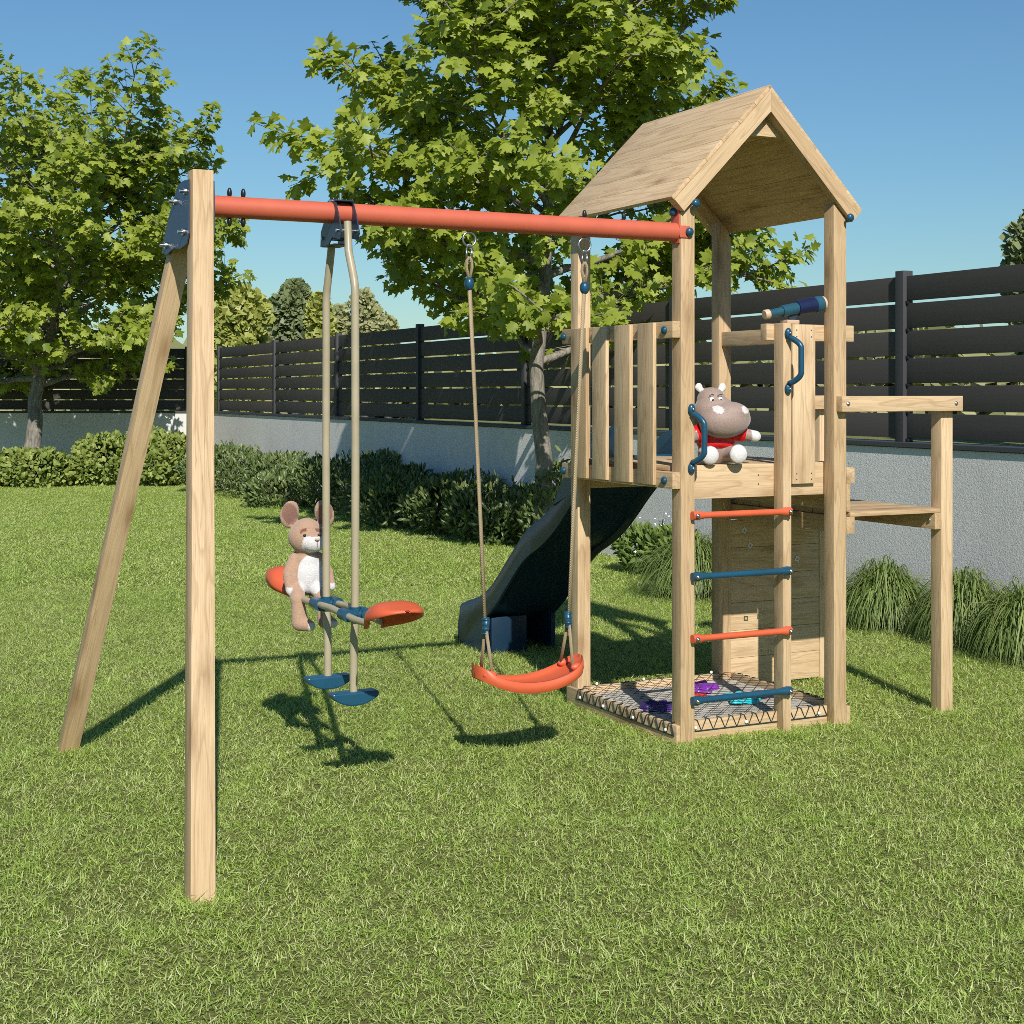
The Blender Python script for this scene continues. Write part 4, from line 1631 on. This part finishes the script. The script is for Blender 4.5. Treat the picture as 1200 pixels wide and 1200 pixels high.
def env_left(t):
    pts = [(0, 0.68), (0.15, 0.95), (0.35, 1.02), (0.6, 0.88), (0.8, 0.62), (1, 0.3)]
    return interp(pts, t)


tree('tall maple with light green lobed leaves behind the swing beam', (0.28, 13.55, 0), 5.9, 0.084, 1.95, 1.68, 3, 44, 0.112, env_main, density=1.7)
tree('bushy maple in front of the white back wall, behind the A-frame legs', (-7.85, 24.3, 0), 4.65, 0.15, 3.0, 1.55, 17, 42, 0.142, env_left, skew=(1.1, 0), density=1.0)


# ------------------------------------------------------------------ shrubs and plants
def shrub(name, label, base, rx, ry, h, n, leaf, mat, tmpl, seed, cat='bush', group=None, sprigs=0, up=0.5, lobes=5):
    rng = np.random.default_rng(seed)
    root = empty(name, base, 0, label, cat, group)
    # lumpy union of ellipsoids
    cs = [(0, 0, h * 0.45, rx * 0.85, ry * 0.85, h * 0.56)]
    for _ in range(lobes):
        a = rng.random() * 6.283
        r_ = 0.35 + 0.3 * rng.random()
        s = 0.45 + 0.25 * rng.random()
        cs.append((rx * r_ * math.cos(a), ry * r_ * math.sin(a), h * (0.3 + 0.38 * rng.random()), rx * s, ry * s, h * s * 0.72))
    P_, O_ = [], []
    cnt = 0
    while cnt < n:
        m = n
        k = rng.integers(0, len(cs), m)
        C = np.array(cs)[k]
        u = norm(rng.normal(0, 1, (m, 3)))
        rad = 1 - np.abs(rng.normal(0, 0.14, m))
        q_ = C[:, :3] + u * C[:, 3:] * rad[:, None]
        # keep what is near the outer skin of the union
        dep = np.full(m, 9.0)
        for c_ in cs:
            e = np.linalg.norm((q_ - np.array(c_[:3])) / np.array(c_[3:]), axis=1)
            dep = np.minimum(dep, e)
        keep = (dep > 0.72) & (q_[:, 2] > 0.02)
        P_.append(q_[keep])
        O_.append(u[keep])
        cnt += keep.sum()
    P_ = np.concatenate(P_)[:n]
    O_ = np.concatenate(O_)[:n]
    if sprigs:
        sp_, so2 = [], []
        st = B()
        for _ in range(sprigs):
            a = rng.random() * 6.283
            r_ = math.sqrt(rng.random()) * 0.85
            b0 = np.array([rx * r_ * math.cos(a) * 0.6, ry * r_ * math.sin(a) * 0.6, h * 0.25])
            ln_ = h * (0.55 + 0.42 * rng.random()) * (1 - 0.35 * r_)
            dr = norm(np.array([math.cos(a) * r_ * 0.9 * rx / h, math.sin(a) * r_ * 0.9 * ry / h, 1.0]) + rng.normal(0, 0.12, 3))
            st.tube([tuple(b0 - dr * h * 0.2), tuple(b0 + dr * ln_ * 0.5), tuple(b0 + dr * ln_)], [0.006, 0.004, 0.002], 4, cap=False)
            for j in range(12):
                t = 0.3 + 0.7 * j / 11
                sd_ = norm(rng.normal(0, 1, 3) + np.array([0, 0, 0.2]))
                sp_.append(b0 + dr * ln_ * t)
                so2.append(sd_ * 0.8 + dr * 0.8)
        st.build('stems', M['bark'], root)
        P_ = np.concatenate([P_, np.array(sp_)])
        O_ = np.concatenate([O_, np.array(so2)])
    m = len(P_)
    Dd = O_ * 0.7 + rng.normal(0, 0.55, (m, 3)) + np.array([0, 0, up])
    Nn = O_ + rng.normal(0, 0.5, (m, 3)) + np.array([0, 0, 0.2]) + np.array(sd) * 0.6
    sz = leaf * (0.6 + 0.7 * rng.random(m))
    V, F, rr = scatter(*tmpl, P_, Dd, Nn, sz, rng, np.clip(rng.normal(0.5, 0.24, m), 0, 1))
    np_mesh('foliage', V, F, mat, root, rr)
    return root


def at(px, y):
    return ((px - 600) / FPX * y, y, 0)


# clipped bushes at the left
shrub('round_bush', 'low rounded bush under the bushy maple, left end of the row', at(48, 22.8), 0.60, 0.55, 0.56, 3400, 0.082, M['boxleaf'], OVAL, 1, up=0.35, group='rounded bushes by the white wall')
shrub('round_bush', 'taller rounded bush behind the leaning rear A-frame leg', at(128, 23.3), 0.56, 0.6, 0.80, 3900, 0.082, M['boxleaf'], OVAL, 2, up=0.35, group='rounded bushes by the white wall')
shrub('round_bush', 'rounded bush just left of the front A-frame leg', at(188, 23.1), 0.52, 0.55, 0.82, 3900, 0.082, M['boxleaf'], OVAL, 3, up=0.35, group='rounded bushes by the white wall')
shrub('round_bush', 'low sprawling end of the rounded bushes, at the frame edge', at(-28, 22.9), 0.5, 0.5, 0.42, 2400, 0.082, M['boxleaf'], OVAL, 4, up=0.35, group='rounded bushes by the white wall')
# loose shrubs along the long wall
lau = [(272, 21.6, 0.75, 0.95, 'sunlit loose shrub next to the front A-frame leg'), (318, 20.3, 0.7, 0.85, 'sunlit sprawling shrub behind the plush mouse, left of it'),
       (362, 18.9, 0.72, 0.85, 'low dark shrub right behind the ears of the plush mouse'), (412, 17.9, 0.72, 1.05, 'tall dark shrub behind the glider poles'),
       (448, 16.7, 0.6, 0.95, 'dark shrub just right of the glider poles'), (492, 16.0, 0.62, 0.80, 'dark shrub midway between glider poles and belt swing rope'), (535, 15.25, 0.58, 0.85, 'dark glossy shrub just left of the belt swing rope'),
       (578, 14.7, 0.55, 0.80, 'dark glossy shrub just right of the belt swing rope'), (622, 14.2, 0.45, 0.74, 'dark glossy shrub at the foot of the tall maple')]
for i, (px, y, r_, h, lb) in enumerate(lau):
    shrub('laurel_shrub', lb, at(px, y), r_, r_ * 0.85, h * 0.66, 1900, 0.078, M['laurel'], LANCE, 50 + i, group='loose shrubs along the long wall', sprigs=48, up=0.75, lobes=5)
shrub('laurel_shrub', 'small shrub tip showing between maple trunk and slide', at(657, 13.5), 0.32, 0.3, 0.80, 900, 0.08, M['laurel'], LANCE, 71, group='loose shrubs along the long wall', sprigs=14, up=0.8)


def tuft(label, base, r, h, n, seed, group='grass clumps by the right wall'):
    rng = np.random.default_rng(seed)
    az = rng.random(n) * 6.283
    sp_ = rng.beta(1.7, 1.05, n)
    Rr = r * (0.18 + 0.95 * sp_) * (0.85 + 0.3 * rng.random(n))
    hp_ = h * (1.55 - 0.15 * sp_) * (0.75 + 0.35 * rng.random(n))
    wild = rng.random(n) < 0.22
    Rr[wild] *= 1.15 + 0.3 * rng.random(wild.sum())
    hp_[wild] *= 1.1 + 0.25 * rng.random(wild.sum())
    ze = np.maximum(h * 1.15 * (1 - sp_) ** 1.3 * (0.7 + 0.5 * rng.random(n)), 0.012)
    seg = 7
    w = 0.0030 + 0.0026 * rng.random(n)
    b0 = rng.normal(0, 0.03, (n, 2))
    wob = rng.normal(0, 0.10, n)
    vs = []
    for k in range(seg + 1):
        t = k / seg
        rr = 2 * t * (1 - t) * Rr * 0.52 + t * t * Rr
        z_ = 2 * t * (1 - t) * hp_ + t * t * ze
        aa = az + wob * t * t * 2
        side = np.stack([-np.sin(aa), np.cos(aa), 0.25 * np.sin(az * 7)], 1)
        c_ = np.stack([b0[:, 0] + np.cos(aa) * rr, b0[:, 1] + np.sin(aa) * rr, z_], 1)
        ww = w * (1 - 0.88 * t ** 2.5)
        vs += [c_ - side * ww[:, None], c_ + side * ww[:, None]]
    V = np.stack(vs, 1)
    f = []
    for k in range(seg):
        f.append((2 * k, 2 * k + 1, 2 * k + 3, 2 * k + 2))
    F = np.array(f)[None] + (np.arange(n) * 2 * (seg + 1))[:, None, None]
    o = np_mesh('grass_clump', V.reshape(-1, 3), F.reshape(-1, 4), M['tuft'], None, np.repeat(np.clip(rng.normal(0.5, 0.25, n), 0, 1), 2 * (seg + 1)), smooth=True, label=label, cat='ornamental grass', group=group)
    o.location = base
    return o


tuft('arching grass clump just right of the front tower post', at(1036, 9.2), 0.29, 0.33, 2600, 1)
tuft('arching grass clump behind the outer balcony post', at(1130, 8.65), 0.27, 0.34, 2600, 2)
tuft('arching grass clump at the right frame edge, nearest one', at(1204, 8.1), 0.30, 0.33, 2800, 3)
tuft('arching grass clump behind the ladder, left of the climbing wall', at(812, 10.6), 0.36, 0.36, 2800, 4)
tuft('arching grass clump hidden behind the climbing wall', at(900, 10.2), 0.30, 0.40, 1500, 5)

# white-flowering perennial
pf = shrub('flowering_plant', 'leafy plant with small white flowers between slide and front tower post', at(772, 11.9), 0.36, 0.3, 0.36, 1300, 0.075, M['perennial'], LANCE, 91, cat='plant', sprigs=26, up=0.4)
rng = np.random.default_rng(4)
n = 170
q_ = norm(rng.normal(0, 1, (n, 3)) + np.array([1.1, -0.2, 1.2])) * np.array([0.36, 0.3, 0.40]) * (0.85 + 0.3 * rng.random((n, 1)))
q_[:, 2] = np.abs(q_[:, 2]) + 0.06
V, F, rr = scatter(*QUAD, q_, rng.normal(0, 1, (n, 3)), rng.normal(0, 0.5, (n, 3)) + np.array([0, -0.6, 0.8]), 0.010 + 0.010 * rng.random(n), rng)
np_mesh('flowers', V, F, M['flower'], pf, rr)


# ------------------------------------------------------------------ trees beyond the fence
def far_tree(label, px, y, top_px, width_px, mat, seed, n=9000, leaf=0.24, low=0.0):
    rng = np.random.default_rng(seed)
    h = EYE + (HZ - top_px) / FPX * y
    r_ = width_px / 2 / FPX * y
    root = empty('distant_tree', at(px, y), 0, label, 'tree', 'trees beyond the fence')
    st = B()
    st.tube([(0, 0, -0.1), (0.1, 0, h * 0.4), (0, 0.1, h * 0.8)], [0.22, 0.15, 0.05], 8)
    P_, O_ = [], []
    nl = 16
    for k in range(nl):
        a = rng.random() * 6.283
        t = rng.random()
        zc = h * (0.28 + 0.58 * t)
        rr = r_ * (0.62 * math.sqrt(1 - (abs(t - 0.35) / 0.75) ** 2)) * rng.random() ** 0.5
        c_ = np.array([rr * math.cos(a), rr * math.sin(a), zc])
        st.tube([(0, 0, zc * 0.55), tuple(c_)], [0.05, 0.015], 4, cap=False)
        s = np.array([r_ * 0.36, r_ * 0.36, h * 0.15]) * (0.75 + 0.5 * rng.random())
        m = n // nl
        u = norm(rng.normal(0, 1, (m, 3)))
        P_.append(c_ + u * s * (0.5 + 0.6 * rng.random((m, 1)) ** 0.5))
        O_.append(u)
    u = norm(rng.normal(0, 1, (n // 5, 3)))
    P_.append(np.array([0, 0, h * 0.86]) + u * np.array([r_ * 0.35, r_ * 0.35, h * 0.13]))
    O_.append(u)
    P_, O_ = np.concatenate(P_), np.concatenate(O_)
    m = len(P_)
    V, F, rr = scatter(*QUAD, P_, O_ + rng.normal(0, 0.6, (m, 3)), O_ + rng.normal(0, 0.45, (m, 3)) + np.array(sd) * 0.9, leaf * (0.5 + 0.8 * rng.random(m)), rng, np.clip(rng.normal(0.5, 0.25, m), 0, 1))
    np_mesh('crown', V, F, mat, root, rr)
    st.build('trunk', M['bark'], root, smooth=True)
    return root


far_tree('yellow-green tree beyond the fence, just right of the A-frame leg', 285, 62, 345, 95, M['far_yellow'], 1, 9000)
far_tree('darkest green tree beyond the fence, the tallest of its row', 346, 66, 330, 85, M['far_green'], 2, 9000)
far_tree('small yellow-green tree beyond the fence between dark tree and glider poles', 374, 60, 348, 50, M['far_yellow'], 3, 6000)
far_tree('pale thin tree beyond the fence, right of the glider poles', 427, 70, 340, 60, M['far_pale'], 4, 3500, 0.2)
far_tree('low pale bushy tree beyond the fence, between the glider poles', 398, 74, 360, 55, M['far_pale'], 5, 4500)
far_tree('low yellowish tree beyond the fence, right end of its row', 455, 78, 372, 50, M['far_pale'], 6, 4000)
far_tree('grey-green tree top rising over the fence at the right frame edge', 1210, 40, 250, 80, M['far_green'], 7, 6000, 0.2)
# low wood that fills the gaps between the boards
rng = np.random.default_rng(9)
m = 16000
xw = rng.uniform(-48, 60, m)
yw = 85 + rng.normal(0, 2.0, m)
zw = rng.random(m) * (4.2 + 0.9 * np.sin(xw * 0.35) + 0.5 * np.sin(xw * 1.1))
V, F, rr = scatter(*QUAD, np.stack([xw, yw, zw], 1), rng.normal(0, 1, (m, 3)), rng.normal(0, 0.6, (m, 3)) + np.array([0, -0.7, 0.7]), 0.5 + 0.6 * rng.random(m), rng)
np_mesh('woods', V, F, M['far_pale'], None, rr, label='low far-off wood seen through the fence gaps', cat='woods', kind='stuff')
